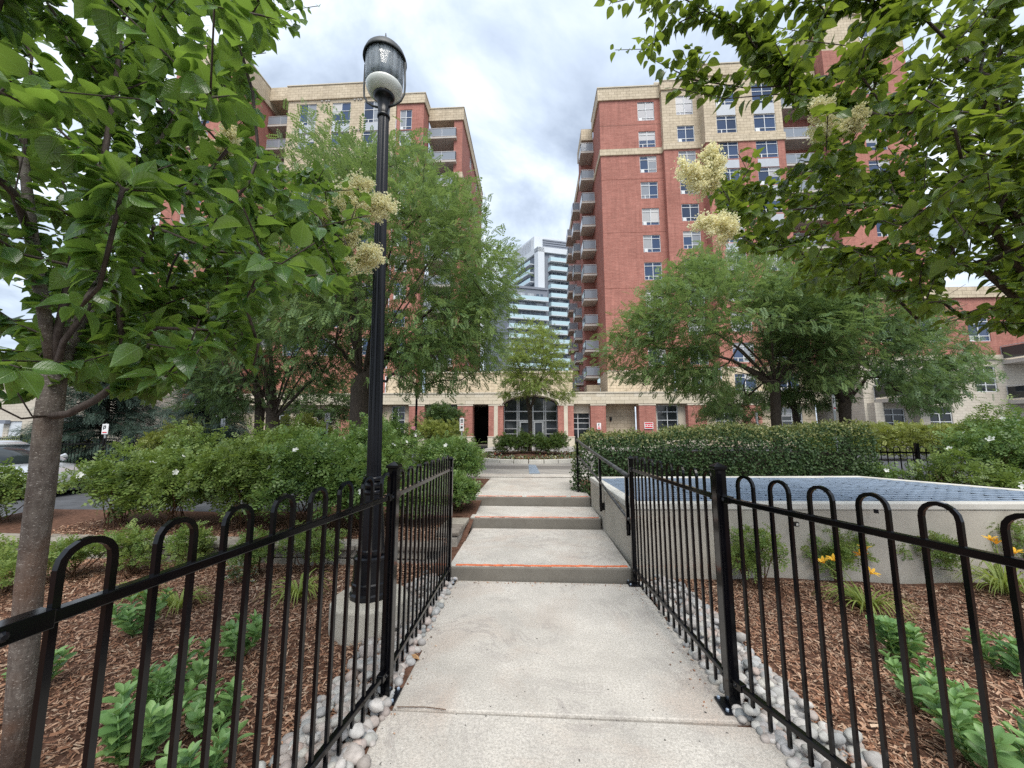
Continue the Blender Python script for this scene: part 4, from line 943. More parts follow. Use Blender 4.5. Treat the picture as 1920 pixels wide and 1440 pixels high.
fb.build('glazing_frame', M['frame'], pd)
bay(1135, 1197, 'cream', y=PYD+1.0); bay(1228, 1290, 'creamplain', ops=[(1234, 1274, .9, 3.72)]); bay(1322, 1535, 'cream', ops=[(1345, 1380, 1.0, 3.5), (1470, 1510, 1.0, 3.5)])
MB().box(XU(1148, PYD), XU(1151, PYD), PYD+.85, PYD+1.0, 2.4, 2.75).build('wall_light', M['blackmatte'], pd)
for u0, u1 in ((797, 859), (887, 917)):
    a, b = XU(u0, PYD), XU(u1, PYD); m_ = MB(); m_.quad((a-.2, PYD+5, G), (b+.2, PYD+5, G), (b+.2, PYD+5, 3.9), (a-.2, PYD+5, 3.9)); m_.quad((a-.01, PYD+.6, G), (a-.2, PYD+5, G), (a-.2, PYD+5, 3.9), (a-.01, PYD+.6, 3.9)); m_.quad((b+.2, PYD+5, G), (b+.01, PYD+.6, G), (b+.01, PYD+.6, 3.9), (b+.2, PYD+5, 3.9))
    m_.build('passage', M['dim'], pd)  # near-black walls: the passage's shade is put into the colour
a, b = XU(798, PYD), XU(858, PYD); MB().box(a, b, PYD+.3, PYD+.5, 3.15, 3.40).build('garage_lintel', M['creamplain'], pd)
MB().box(a, b, PYD+.32, PYD+.5, 3.402, 3.83).build('garage_louvre', M['slate'], pd)
# cream link block above and behind the entrance
section(pd, XU(800, 38), XU(1074, 38), 37.6, 3.9, 7.25, [], [], [], 'cream', name='link_wall'); course(pd, XU(800, 38), XU(1074, 38)+.05, 37.45, 40, 7.252, 7.42, 'coping', 'creamplain')
mb = MB(); wallpanel(mb, (XU(1074, 38), 37.6, 3.9), (0, 1), 20, 3.35, []); mb.build('link_wall', M['cream'], pd)
# signs fixed to the piers
def platesign(label, u0, u1, v0, v1, y, marks):
    a = PY(u0, v0, y); b = PY(u1, v1, y); t = thing('wall_sign', (a[0], y, b[2]), label, 'sign')
    MB().box(a[0], b[0], y-.02, y, b[2], a[2]).build('plate', M['sign'], t)
    W_, H_ = b[0]-a[0], a[2]-b[2]
    for (p, q, r, s, mm) in marks: MB().box(a[0]+W_*p, a[0]+W_*q, y-.026, y-.0205, b[2]+H_*r, b[2]+H_*s).build('mark', M[mm], t)
platesign('small white parking plate on the brick pier right of the door', 1119, 1127, 793, 805, PYD-.41, [(.2, .8, .45, .52, 'signred'), (.3, .4, .55, .88, 'signblack'), (.4, .7, .80, .88, 'signblack'), (.4, .7, .64, .70, 'signblack'), (.15, .85, .1, .3, 'signred')])
platesign('pale plate with red lettering on the brick pier above the hedge', 1208, 1225, 792, 804, PYD-.41, [(.06, .94, .72, .92, 'signred'), (.1, .3, .45, .62, 'signred'), (.36, .62, .45, .62, 'signred'), (.68, .92, .45, .62, 'signred'), (.06, .94, .1, .32, 'signred')])

# ---- low beige apartments on the right
lw = thing('low_apartments', (33, 30, 0), 'low beige stone apartments with balconies behind the locust trees', 'building')
Xr = lambda u: XU(u, 30, 720)
ops = [(Xr(1647), Xr(1690), .9, 3.2), (Xr(1731), Xr(1778), .9, 3.3), (Xr(1640), Xr(1690), 4.4, 6.3), (Xr(1735), Xr(1785), 4.4, 6.3), (Xr(1815), Xr(1850), .9, 2.4), (Xr(1830), Xr(1870), 4.4, 6.3)]
x0 = 24.6; mb = MB(); wallpanel(mb, (x0, 30, -.05), (1, 0), 26, 7.0, [(a-x0, b-x0, c+.05, d+.05) for a, b, c, d in ops]); mb.build('wall', M['beige'], lw)
for a, b, c, d in ops: window(lw, a, 30, c, b-a, d-c, 'ground')
ops = [(Xr(u), Xr(u+42), z, z+1.9) for u in (1660, 1740, 1830) for z in (8.2,)]
mb = MB(); wallpanel(mb, (x0, 30, 6.95), (1, 0), 26, 4.6, [(a-x0, b-x0, c-6.95, d-6.95) for a, b, c, d in ops]); mb.build('wall', M['brick'], lw)
for a, b, c, d in ops: window(lw, a, 30, c, b-a, d-c)
sideface(lw, x0, 30, 34.9, -.05, 6.95, 'beige'); sideface(lw, x0, 30, 34.9, 6.952, 11.55, 'brick'); course(lw, x0-.1, x0+26, 29.85, 35, 11.56, 12.4, 'parapet')
course(lw, x0-.06, x0+26, 29.9, 29.995, 6.8, 7.15, 'stone_course', 'creamplain')
balcony(lw, Xr(1636), Xr(1742), 28.3, 29.98, 3.60, sides='FL', th=.28, glass='darkglass'); balcony(lw, Xr(1885), Xr(1980), 28.3, 29.98, 6.45, sides='FL', th=.28, glass='darkglass'); balcony(lw, Xr(1885), Xr(1980), 28.3, 29.98, 3.5, sides='FL', th=.28, glass='darkglass')
for u in (1630, 1712): MB().box(Xr(u)-.3, Xr(u)+.3, 29.4, 30.0, 0, 3.6).build('pier', M['beige'], lw)
# ---- low beige building at the far left
ll = thing('low_annex', (-36, 24, 0), 'low beige stone annex with pale doors behind the leftmost tree', 'building')
mb = MB(); ops = [(2.3+7.2, 3.25+7.2, .05, 2.2), (3.6+7.2, 4.55+7.2, .05, 2.2), (.8, 2.6, 2.9, 4.1), (14, 16, .9, 2.6)]
wallpanel(mb, (-46, 24, 0), (1, 0), 19, 5.4, ops); mb.build('wall', M['beige'], ll); sideface(ll, -27.0, 24, 28, 0, 5.4, 'beige', True)
for a, b, c, d in ops[:2]: MB().box(-46+a, -46+b, 24.06, 24.1, c, d).build('door', M['white'], ll)
for a, b, c, d in ops[2:]: window(ll, -46+a, 24, c, b-a, d-c, 'ground')
course(ll, -46.2, -26.8, 23.6, 28, 5.402, 6.0, 'parapet', 'creamplain')
c = PY(10, 791, 23.9); MB().box(c[0]-.22, c[0]+.22, 23.75, 24, c[2]-.12, c[2]+.12).build('wall_light', M['slate'], ll)

# ---- far glass tower
GT = thing('glass_tower', (3, 120, 0), 'distant white and teal glass high-rise seen between the brick towers', 'building')
gc = np.array([1.9, 120.0]); dr_ = np.array([math.cos(R(17)), math.sin(R(17))]); dl_ = np.array([-math.sin(R(33)), math.cos(R(33))])
def gbox(a0, a1, b0, b1, z0, z1, name, mat, parent=GT):
    """box in the tower's own skewed plan: a along the right face, b along the left face"""
    P = lambda a, b: gc+dr_*a+dl_*b
    c4 = [P(a0, b0), P(a1, b0), P(a1, b1), P(a0, b1)]
    return MB().add([(*p, z0) for p in c4]+[(*p, z1) for p in c4], [(0,3,2,1),(4,5,6,7),(0,1,5,4),(1,2,6,5),(2,3,7,6),(3,0,4,7)]).build(name, M[mat], parent)
HT = 61.5
gbox(.6, 24, .6, 26, 0, HT-.4, 'core', 'slate')
gbox(-.2, 2.0, -.2, 2.0, 0, HT, 'corner_pier', 'white'); gbox(-.2, 25, -.2, 27, HT-1.6, HT+.2, 'parapet', 'white')
mbx = gbox(-1.5+3, 20, 5.0, 26, HT+.2, HT+6.3, 'plant_room', 'white')
for k in range(6): gbox(4.5, 19, 4.6, 4.98, HT+1.0+k*.8, HT+1.45+k*.8, 'louvre', 'slate', mbx)
for k in range(9): gbox(1.1, 1.48, 6+k*2, 7.6+k*2, HT+.6, HT+5.4, 'panel', 'spandrel', mbx)
for i in range(18):
    z = HT-4.9-i*3.05
    gb = gbox(3.6, 24.2, -1.2, .6, z, z+.28, 'balcony', 'white'); gbox(3.6, 24.2, -1.2, -1.12, z+.3, z+1.45, 'rail_panel', 'teal', gb); gbox(3.6, 3.68, -1.1, .5, z+.3, z+1.45, 'rail_panel', 'teal', gb)
    for k in range(7):
        q = 4.0+k*2.9; wv = gbox(q, q+1.9, .45, .58, z+.3, z+2.75, 'window', 'farglass'); gbox(q+.9, q+1.0, .40, .449, z+.3, z+2.75, 'mullion', 'white', wv)
    if i < 4:
        gb = gbox(-1.2, .58, 3.0, 17, z, z+.28, 'balcony', 'white'); gbox(-1.2, -1.12, 3.0, 17, z+.3, z+1.45, 'rail_panel', 'teal', gb)
    for k in range(7):
        q = 3.2+k*2.9; gbox(.45, .58, q, q+1.9, z+.3, z+2.75, 'window', 'farglass')
ga = gbox(-11.5, 1.6, -2.2, 14, 0, HT-15.4, 'lower_wing', 'slate'); gbox(-11.8, 1.7, -2.5, 14, HT-15.4, HT-14.7, 'parapet', 'slate')
for i in range(13):
    z = HT-19.6-i*3.05; gb = gbox(-11.6, 1.2, -3.6, -2.2, z, z+.28, 'balcony', 'white'); gbox(-11.6, 1.2, -3.6, -3.52, z+.3, z+1.45, 'rail_panel', 'teal', gb)
    for k in range(4): q = -11+k*3.0; wv = gbox(q, q+2.1, -2.32, -2.21, z+.3, z+2.7, 'window', 'farglass'); gbox(q+1, q+1.1, -2.36, -2.325, z+.3, z+2.7, 'mullion', 'white', wv)

# ================================================================== VEGETATION
class Skel:
    def __init__(s): s.p = []; s.par = []; s.d = []
    def path(s, par, pts):
        for q in pts:
            s.p.append(np.array(q, float)); s.par.append(par); s.d.append(0 if par < 0 else s.d[par]+float(np.linalg.norm(s.p[-1]-s.p[par]))); par = len(s.p)-1
        return par
    def grow(s, att, seg=.25, wroot=.12, jit=.04, rise=.15, first=2):
        """hang every attractor on the nearest earlier node with a bent path"""
        tips = []
        base = s.p[min(len(s.p)-1, first)]
        for a in att[np.argsort(np.linalg.norm(att-base, axis=1))]:
            P = np.array(s.p); D = np.linalg.norm(P-a, axis=1); c = D+wroot*np.array(s.d); c[:first] += 5
            i = int(np.argmin(c)); p0 = s.p[i]; j = s.par[i]
            t = p0-s.p[j] if j >= 0 else np.array([0, 0, 1.]); t = t/(np.linalg.norm(t)+1e-9); L_ = D[i]
            ctrl = p0+t*L_*.35+np.array([0, 0, rise*L_]); k = max(1, int(L_/seg)); pts = []
            for q in range(1, k+1):
                f = q/k; pts.append((1-f)**2*p0+2*f*(1-f)*ctrl+f*f*a+rng.normal(0, jit*(1 if q < k else .3), 3))
            tips.append((s.path(i, pts), p0))
        return tips
    def radii(s, rtip, rbase):
        n = len(s.p); w_ = np.zeros(n); kids = [[] for _ in range(n)]
        for i, q in enumerate(s.par):
            if q >= 0: kids[q].append(i)
        for i in range(n-1, -1, -1):
            if not kids[i]: w_[i] = 1
            if s.par[i] >= 0: w_[s.par[i]] += w_[i]
        e_ = math.log(rbase/rtip)/math.log(max(w_[0], 2)); s.r = rtip*w_**e_; s.kids = kids; s.w = w_; return s.r
    def chains(s):
        out = []; stack = [(-1, 0)]
        while stack:
            st_, i = stack.pop(); ch = ([st_] if st_ >= 0 else [])+[i]
            while s.kids[i]:
                k = sorted(s.kids[i], key=lambda q: -s.w[q]); stack += [(i, q) for q in k[1:]]; i = k[0]; ch.append(i)
            out.append(ch)
        return out
    def build(s, parent, mat, trunk_mat=None, limb_r=.03, tside=16, flare=None):
        tw = MB()
        for n, ch in enumerate(s.chains()):
            pts = [s.p[i] for i in ch]; r = [float(s.r[i]) for i in ch]
            if n > 0: r[0] = min(r[0], r[1]*1.15)
            if n == 0 and flare: r = [x*flare.get(i, 1) for i, x in enumerate(r)]
            if n == 0: MB().sweep(pts, r, tside).build('trunk', trunk_mat or mat, parent, True)
            elif r[1] > limb_r: MB().sweep(pts, r, 10).build('limb', trunk_mat or mat, parent, True)
            else: tw.sweep(pts, r, 5 if max(r) > .008 else 4, False)
        if tw.v: tag(tw.build('twigs', mat, parent, True), kind='stuff')
def ellipsoid(n, c, rad, rmin=0.0, flat=None):
    P = rdir(n)*(rmin**3+(1-rmin**3)*rng.uniform(0, 1, n)[:, None])**(1/3.)*np.array(rad)+np.array(c)
    return P

LMESH = {}
def lilac(label, trunk, limbs, att, size, per, leafm, sel=300, rb=.085, flowers=(), mindepth=.9, barkm='barkL', poly=None, extra=None):
    t = thing('lilac_tree', tuple(trunk[0]), label, 'tree', 'tree lilacs framing the view')
    s = Skel(); s.path(-1, trunk)
    for l in limbs:
        d = np.linalg.norm(np.array(s.p)-np.array(l[0]), axis=1); s.path(int(np.argmin(d)), l[1:])
    fl_pts = np.array([f[0] for f in flowers]) if flowers else np.zeros((0, 3))
    tips = s.grow(np.vstack([att, fl_pts]), .16, .10, .018, .05, len(trunk)-2)
    s.radii(.0028, rb); s.build(t, M['barkT'], M[barkm], .016, 24, {0: 1.12, 1: 1.03, 2: 1.0})
    # leaves in pairs along the last stretch of every twig
    T = []; D = []; Nn = []; S = []
    for (i, _) in tips:
        q = i; run = 0; k = 0
        while q >= 0 and run < .42 and k < per:
            j = s.par[q]
            if j < 0: break
            a, b = s.p[q], s.p[j]; ax = (a-b)/(np.linalg.norm(a-b)+1e-9); Ls = np.linalg.norm(a-b)
            m = max(1, int(Ls/.048))
            for z in range(m):
                p = a+(b-a)*(z/m); side = np.cross(ax, [0, 0, 1.]); side /= np.linalg.norm(side)+1e-6
                ph = rng.uniform(-.7, .7); side = side*math.cos(ph)+np.array([0, 0, 1.])*math.sin(ph)
                for sg in (1, -1):
                    if rng.random() < .10: continue
                    d = ax*rng.uniform(.2, .9)+side*sg*rng.uniform(.6, 1.1)+np.array([0, 0, rng.uniform(-.85, .1)])+rng.normal(0, .22, 3)
                    d /= np.linalg.norm(d); T.append(p+d*.022); D.append(d); Nn.append(np.array([0, 0, 1.])+rng.normal(0, .42, 3)); S.append(size*rng.uniform(.45, 1.28)); k += 1
                run += Ls/m
            q = j
    T = np.array(T); D = np.array(D); Nn = np.array(Nn); S = np.array(S)
    pr = proj(T+D*S[:, None]*.5)
    keep = (np.linalg.norm(T-CAM, axis=1) > mindepth)
    if poly is not None:
        inside = inpoly(pr, poly) | (pr[:, 0] < -20) | (pr[:, 0] > 1940) | (pr[:, 1] < -20) | (pr[:, 2] < .2); keep &= inside
    T, D, Nn, S, pr = T[keep], D[keep], Nn[keep], S[keep], pr[keep]
    Rm = frames(D, Nn); tid = rng.integers(0, len(LILAC), len(T))
    vis = (pr[:, 2] > .3) & (pr[:, 0] > 0) & (pr[:, 0] < 1920) & (pr[:, 1] > 0) & (pr[:, 1] < 1440)
    score = np.where(vis, S/np.maximum(pr[:, 2], .1), -1); order = np.argsort(-score); big = order[:sel]; big = big[score[big] > 0]
    rest = np.setdiff1d(np.arange(len(T)), big)
    if leafm not in LMESH:
        LMESH[leafm] = []
        for v, f in LILAC:
            me = npmesh('leaf', v, f, M[leafm], True); me.uv_layers.new(name='leaf').data.foreach_set('uv', np.array([v[i][:2] for q_ in f for i in q_], np.float32).ravel()); LMESH[leafm].append(me)
    for i in big: place('leaf', LMESH[leafm][tid[i]], t, T[i], Rm[i], S[i])
    scatter('foliage', LILAC, Rm[rest], T[rest], S[rest], M[leafm], t, True, tid=tid[rest], uv=True)
    for c, d, ln in flowers: panicle(t, np.array(c), np.array(d, float), ln*1.22)
    print('lilac leaves', len(T)); return t
def panicle(t, c, d, ln):
    d = d/np.linalg.norm(d); n = 3400; f = rng.uniform(0, 1, n)**.8
    ks = 22; lob = rdir(ks); lf = rng.uniform(.05, .75, ks); lob = norm(lob-(lob@d)[:, None]*d*.7)
    w_ = rng.integers(0, ks, n); q = rng.uniform(0, 1, n)
    P = c+d*((lf[w_]+q*.22)*ln)[:, None]+lob[w_]*(q*(1-lf[w_]*.75)*ln*.36)[:, None]+rng.normal(0, ln*.04, (n, 3))
    o = scatter('blossom', FLORET, frames(rdir(n), rdir(n)), P, rng.uniform(.011, .021, n), M['blossom'], t, kind=None)
    return o

# ---- left lilac
tl = [tuple(PD(30, 1470, 1.68)), tuple(PD(40, 1300, 1.68)), tuple(PD(55, 1100, 1.68)), tuple(PD(80, 900, 1.68)), tuple(PD(92, 780, 1.68)), tuple(PD(102, 700, 1.70))]
PL = [(-80, -60), (600, -60), (600, 30), (560, 70), (520, 40), (505, 110), (470, 140), (500, 210), (480, 260), (520, 290), (600, 300), (690, 350), (700, 420), (640, 450), (690, 500), (650, 550), (560, 545), (470, 590), (495, 660), (480, 700), (420, 640), (330, 720), (290, 760), (240, 740), (190, 750), (130, 720), (60, 740), (-80, 800)]
limbsL = [[tl[4], PD(60, 780, 1.50), PD(10, 700, 1.45), PD(-40, 600, 1.5)],
          [tl[4], PD(40, 785, 1.50), PD(0, 765, 1.45), PD(-50, 740, 1.4)],
          [tl[5], PD(110, 620, 1.62), PD(140, 470, 1.75), PD(190, 330, 1.85), PD(215, 180, 1.95), PD(230, 40, 2.1)],
          [tl[5], PD(120, 640, 1.62), PD(200, 530, 1.8), PD(290, 465, 2.0), PD(420, 430, 2.3), PD(560, 420, 2.65)],
          [tl[5], PD(130, 560, 1.75), PD(250, 350, 2.1), PD(330, 220, 2.35), PD(420, 110, 2.6)],
          [tl[5], PD(85, 600, 1.6), PD(60, 450, 1.6), PD(45, 300, 1.7), PD(60, 100, 1.9)],
          [tl[4], PD(130, 775, 1.58), PD(180, 750, 1.62), PD(260, 690, 1.7)],
          [tl[5], PD(150, 600, 1.9), PD(260, 560, 2.2), PD(380, 520, 2.5), PD(520, 500, 2.8)]]
A = np.vstack([ellipsoid(2600, (-2.0, 2.0, 3.2), (1.9, 1.7, 1.9)), ellipsoid(900, (-1.35, 2.6, 2.7), (1.0, .9, 1.0)), ellipsoid(900, (-1.7, 2.0, 2.0), (1.1, .7, .5))])
q = proj(A); A = A[(np.linalg.norm(A-CAM, axis=1) > 1.25) & (A[:, 2] > 1.5) & (inpoly(q, PL) | (q[:, 0] < -30) | (q[:, 1] < -30)) & ((A[:, 0] > -3.6))]
inview = proj(A); iv = (inview[:, 0] > -100) & (inview[:, 1] > -250); LOWP = [(60, 560), (480, 540), (500, 700), (60, 760)]
lo = inpoly(inview, LOWP) & iv; A = np.vstack([A[iv & ~lo][:700], A[lo][:170], A[~iv][:80]])
flL = [(PD(640, 420, 2.5), (.35, -.1, .65), .30), (PD(665, 400, 2.55), (.6, .1, .2), .24), (PD(590, 440, 2.5), (.2, -.2, .2), .18), (PD(635, 500, 2.5), (.6, -.1, .15), .28), (PD(640, 470, 2.5), (.3, -.1, .4), .18), (PD(405, 310, 2.5), (.35, -.2, .5), .28)]
lilac('tree lilac with speckled trunk and heart-shaped leaves left of the lamp post', tl, limbsL, A, .077, 15, 'lilac', 300, .044, flL, 1.0, 'barkL', PL+[])

# ---- right lilac
tr = [(4.45, 3.35, -.05), (4.42, 3.33, .6), (4.36, 3.30, 1.4), (4.28, 3.25, 2.2), (4.18, 3.18, 3.0)]
PR = [(1990, -60), (1085, -60), (1105, 10), (1140, 20), (1145, 110), (1190, 90), (1215, 160), (1290, 250), (1400, 300), (1300, 330), (1340, 390), (1390, 470), (1470, 480), (1480, 540), (1580, 560), (1650, 545), (1700, 600), (1780, 650), (1860, 620), (1990, 660)]
GAP = [(1235, 165), (1330, 120), (1480, 150), (1550, 250), (1480, 320), (1330, 310)]
limbsR = [[tr[4], PD(1890, 240, 3.1), PD(1875, 100, 3.05), PD(1890, -60, 3.1)],
          [tr[4], PD(1800, 260, 3.05), PD(1690, 232, 2.95), PD(1600, 205, 2.9), PD(1490, 160, 2.85), PD(1420, 80, 2.8), PD(1330, 20, 2.8)],
          [tr[4], PD(1850, 150, 2.9), PD(1740, 40, 2.8), PD(1600, -10, 2.7)],
          [tr[3], PD(1860, 420, 2.95), PD(1760, 400, 2.8), PD(1640, 380, 2.7), PD(1520, 390, 2.7), PD(1420, 400, 2.75)],
          [tr[3], PD(1840, 500, 2.9), PD(1730, 490, 2.7), PD(1620, 480, 2.6)],
          [tr[4], PD(1750, 300, 3.2), PD(1620, 330, 3.1), PD(1500, 300, 3.1)],
          [PD(1490, 160, 2.85), PD(1400, 165, 2.85), PD(1300, 150, 2.9), PD(1220, 110, 2.9)],
          [PD(1600, 205, 2.9), PD(1480, 175, 2.8), PD(1360, 185, 2.8), PD(1260, 165, 2.85)],
          [PD(1490, 160, 2.85), PD(1400, 60, 2.8), PD(1250, -20, 2.8), PD(1150, 5, 2.9)]]
A = np.vstack([ellipsoid(3000, (3.3, 3.0, 3.7), (2.2, 1.6, 1.7)), ellipsoid(1500, (2.5, 2.8, 3.2), (1.4, 1.1, .9))])
q = proj(A); A = A[(np.linalg.norm(A-CAM, axis=1) > 2.1) & (A[:, 2] > 2.0) & (inpoly(q, PR) | (q[:, 0] > 1950) | (q[:, 1] < -30))]
q = proj(A); A = A[~inpoly(q, GAP) | (rng.random(len(A)) < .05)]; A2 = np.array([PD(u, v, d) for u, v, d in zip(rng.uniform(1090, 1560, 400), rng.uniform(-60, 260, 400), rng.uniform(2.6, 3.1, 400))]); q2 = proj(A2); A2 = A2[inpoly(q2, PR) & ~inpoly(q2, GAP)][:52]
inview = proj(A); iv = (inview[:, 0] < 1990) & (inview[:, 1] > -250); lf = iv & (inview[:, 0] < 1420); A = np.vstack([A[iv & ~lf][:540], A[lf][:60], A[~iv][:90], A2])
flR = [(PD(1355, 355, 2.6), (-.6, -.1, .25), .30), (PD(1345, 340, 2.6), (-.2, -.1, .6), .22), (PD(1385, 440, 2.6), (-.6, -.1, .15), .28), (PD(1550, 265, 2.5), (-.2, -.2, .6), .24), (PD(1575, 260, 2.5), (.3, -.2, .4), .18)]
lilac('tree lilac reaching in over the concrete vent wall with cream blossoms', tr, limbsR, A, .084, 14, 'lilac2', 300, .085, flR, 1.4, 'barkH', PR)

# ---- feathery locusts and other crowns built from sprays
def spraytree(name, label, cat, base, fork, rb, crown, poly, natt, nfr, fsize, tmpl, leafm, barkm='barkH', shell=.45, group=None, spread=.27, droop=.10, limbs=6, seed=1, lean=None, rise=.18, tipr=.006, trunkside=14, gap=None, edge=.18):
    global rng
    rng = np.random.default_rng(seed)
    t = thing(name, tuple(base), label, cat, group)
    s = Skel(); b = np.array(base, float); f = np.array(fork, float)
    s.path(-1, [b-np.array([0, 0, .2]), b+(f-b)*.3+rng.normal(0, .02, 3), b+(f-b)*.65+rng.normal(0, .03, 3), f])
    c, rad = np.array(crown[0], float), np.array(crown[1], float)
    for i in range(limbs):
        a = 2*math.pi*i/limbs+rng.uniform(-.3, .3); e_ = c+rad*np.array([math.cos(a)*.55, math.sin(a)*.55, rng.uniform(-.35, .45)])
        p1 = f+(e_-f)*.33+np.array([0, 0, .10*np.linalg.norm(e_-f)]); p2 = f+(e_-f)*.7+np.array([0, 0, .10*np.linalg.norm(e_-f)]); s.path(3, [p1, p2, e_])
    A = ellipsoid(natt*8, c, rad, shell)
    if poly is not None: A = A[inpoly(proj(A), poly)]
    A = A[:natt]; tips = s.grow(A, .38, .10, .045, rise, 3); s.radii(tipr, rb); s.build(t, M[barkm], None, .055, trunkside, {0: 1.3, 1: 1.0, 3: 1.15})
    tp = np.array([s.p[i] for i, _ in tips]); td = norm(np.array([s.p[i]-o for i, o in tips]))
    k = rng.integers(0, len(tp), nfr); back = rng.uniform(0, 1, nfr)**1.5
    T = tp[k]-td[k]*(back*.55)[:, None]+rng.normal(0, spread, (nfr, 3))*np.array([1.25, 1.25, .32])
    if poly is not None:
        ins = inpoly(proj(T+rng.normal(0, edge, T.shape)), poly); ins &= True if gap is None else (~inpoly(proj(T+rng.normal(0, .15, T.shape)), gap) | (rng.random(len(T)) < .10)); T, k = T[ins], k[ins]
    out = norm(T-c); D = norm(out*.6+td[k]*.3+rng.normal(0, .55, T.shape)+np.array([0, 0, -droop])); Nn = np.array([0, 0, 1.])+rng.normal(0, .28, T.shape)
    scatter('crown', tmpl, frames(D, Nn), T, fsize*rng.uniform(.65, 1.25, len(T)), M[leafm], t)
    return t
LG = 'honey locusts around the forecourt'
P1 = [(445, 600), (450, 470), (500, 380), (520, 320), (535, 180), (600, 200), (640, 215), (650, 260), (720, 255), (790, 248), (815, 300), (800, 335), (870, 335), (915, 395), (890, 450), (960, 445), (985, 520), (955, 580), (975, 640), (930, 690), (950, 740), (880, 755), (820, 730), (770, 760), (735, 720), (700, 735), (660, 690), (560, 700), (500, 690)]
spraytree('locust_tree', 'tall feathery locust tree whose trunk shows just left of the lamp pole', 'tree', (-4.52, 9.9, .05), (-4.50, 9.75, 2.75), .24, ((-3.55, 9.8, 6.3), (3.6, 3.0, 4.2)), P1, 520, 19000, .215, LOCUST, 'locust', group=LG, limbs=10, seed=3, spread=.34, gap=[(560, 740), (580, 640), (640, 590), (700, 600), (750, 660), (750, 700), (720, 760)])
P2 = [(280, 540), (400, 480), (560, 500), (690, 560), (720, 640), (690, 720), (600, 740), (520, 770), (430, 790), (330, 800), (250, 740), (280, 640)]
spraytree('locust_tree', 'locust with a dark forked trunk behind the spear-topped fence', 'tree', (-8.2, 11.7, 0), (-8.2, 11.7, 1.85), .17, ((-8.0, 12.0, 4.9), (4.6, 2.7, 3.2)), P2, 300, 10000, .21, LOCUST, 'locust2', group=LG, limbs=8, seed=4, gap=[(460, 790), (460, 700), (510, 660), (570, 680), (590, 740), (560, 790)])
spraytree('locust_tree', 'slim locust trunk standing close beside the forked dark trunk', 'tree', (-8.85, 11.9, 0), (-8.8, 11.9, 2.4), .13, ((-10.2, 12.4, 4.4), (3.0, 2.4, 2.4)), P2, 110, 4000, .21, LOCUST, 'locust2', group=LG, limbs=5, seed=5)
P3 = [(1110, 680), (1120, 640), (1180, 570), (1225, 520), (1290, 480), (1345, 430), (1400, 470), (1480, 470), (1560, 480), (1640, 540), (1640, 640), (1660, 700), (1560, 740), (1480, 720), (1400, 760), (1330, 790), (1290, 740), (1250, 770), (1200, 720), (1140, 700)]
spraytree('locust_tree', 'feathery locust spreading above the hedge in front of the right brick tower', 'tree', (7.55, 12.5, .05), (7.57, 12.4, 3.0), .145, ((6.5, 12.2, 4.9), (4.9, 3.0, 3.0)), P3, 480, 18000, .21, LOCUST, 'locust', group=LG, limbs=9, seed=6, gap=[(1350, 720), (1340, 650), (1420, 600), (1500, 600), (1540, 660), (1520, 740), (1440, 790)])
P4 = [(1400, 560), (1440, 470), (1560, 470), (1660, 510), (1760, 570), (1840, 640), (1870, 720), (1780, 735), (1800, 790), (1720, 790), (1650, 710), (1560, 720), (1500, 700), (1420, 650)]
spraytree('locust_tree', 'locust with a short forked trunk in front of the beige apartments', 'tree', (10.05, 13.1, 0), (10.05, 13.0, 2.35), .15, ((10.8, 12.6, 4.6), (4.8, 2.8, 2.7)), P4, 430, 16000, .21, LOCUST, 'locust2', group=LG, limbs=7, seed=7, gap=[(1520, 760), (1520, 660), (1600, 620), (1660, 650), (1650, 720)])
spraytree('locust_tree', 'thin locust trunk between the two larger trunks behind the hedge', 'tree', (9.6, 14.6, 0), (9.55, 14.6, 2.2), .10, ((9.3, 14.6, 4.0), (2.2, 2.0, 1.9)), [(1420, 640), (1620, 640), (1640, 800), (1400, 800)], 70, 2200, .26, LOCUST, 'locust2', group=LG, limbs=5, seed=8)
P5 = [(930, 760), (945, 660), (975, 590), (1010, 570), (1060, 580), (1090, 640), (1098, 720), (1090, 765), (1050, 755), (1030, 738), (975, 738), (950, 760)]
spraytree('bed_tree', 'small yellowish tree growing in the round flower bed', 'tree', (-.15, 15.9, .45), (-.15, 15.9, 2.3), .085, ((-.05, 15.9, 4.0), (1.75, 1.7, 2.2)), P5, 210, 5200, .15, SPRIG, 'maple', 'barkH', .3, limbs=7, seed=9, spread=.2, droop=.2, tipr=.004)
spraytree('small_tree', 'small layered tree with wide leaves behind the locust trunk', 'tree', (-11.3, 20.0, 0), (-11.3, 20, 1.9), .11, ((-11.4, 20, 3.2), (2.2, 1.6, 1.5)), None, 90, 2200, .24, ROSE, 'darkbush', limbs=6, seed=10, spread=.22, droop=.1)
spraytree('small_tree', 'dark broadleaf tree in the garage opening left of the entrance', 'tree', (-6.9, 28.5, .3), (-6.9, 28.5, 1.2), .08, ((-6.7, 28.5, 2.3), (1.35, 1.1, 1.3)), None, 90, 2400, .26, ROSE, 'darkbush', limbs=6, seed=12, spread=.25)
spraytree('small_tree', 'dark broadleaf tree against the last brick pier', 'tree', (14.6, 29, .2), (14.6, 29, 1.6), .12, ((14.6, 29, 3.0), (2.2, 1.8, 2.0)), None, 90, 2400, .28, ROSE, 'darkbush', limbs=6, seed=13, spread=.25)
rng = np.random.default_rng(77)

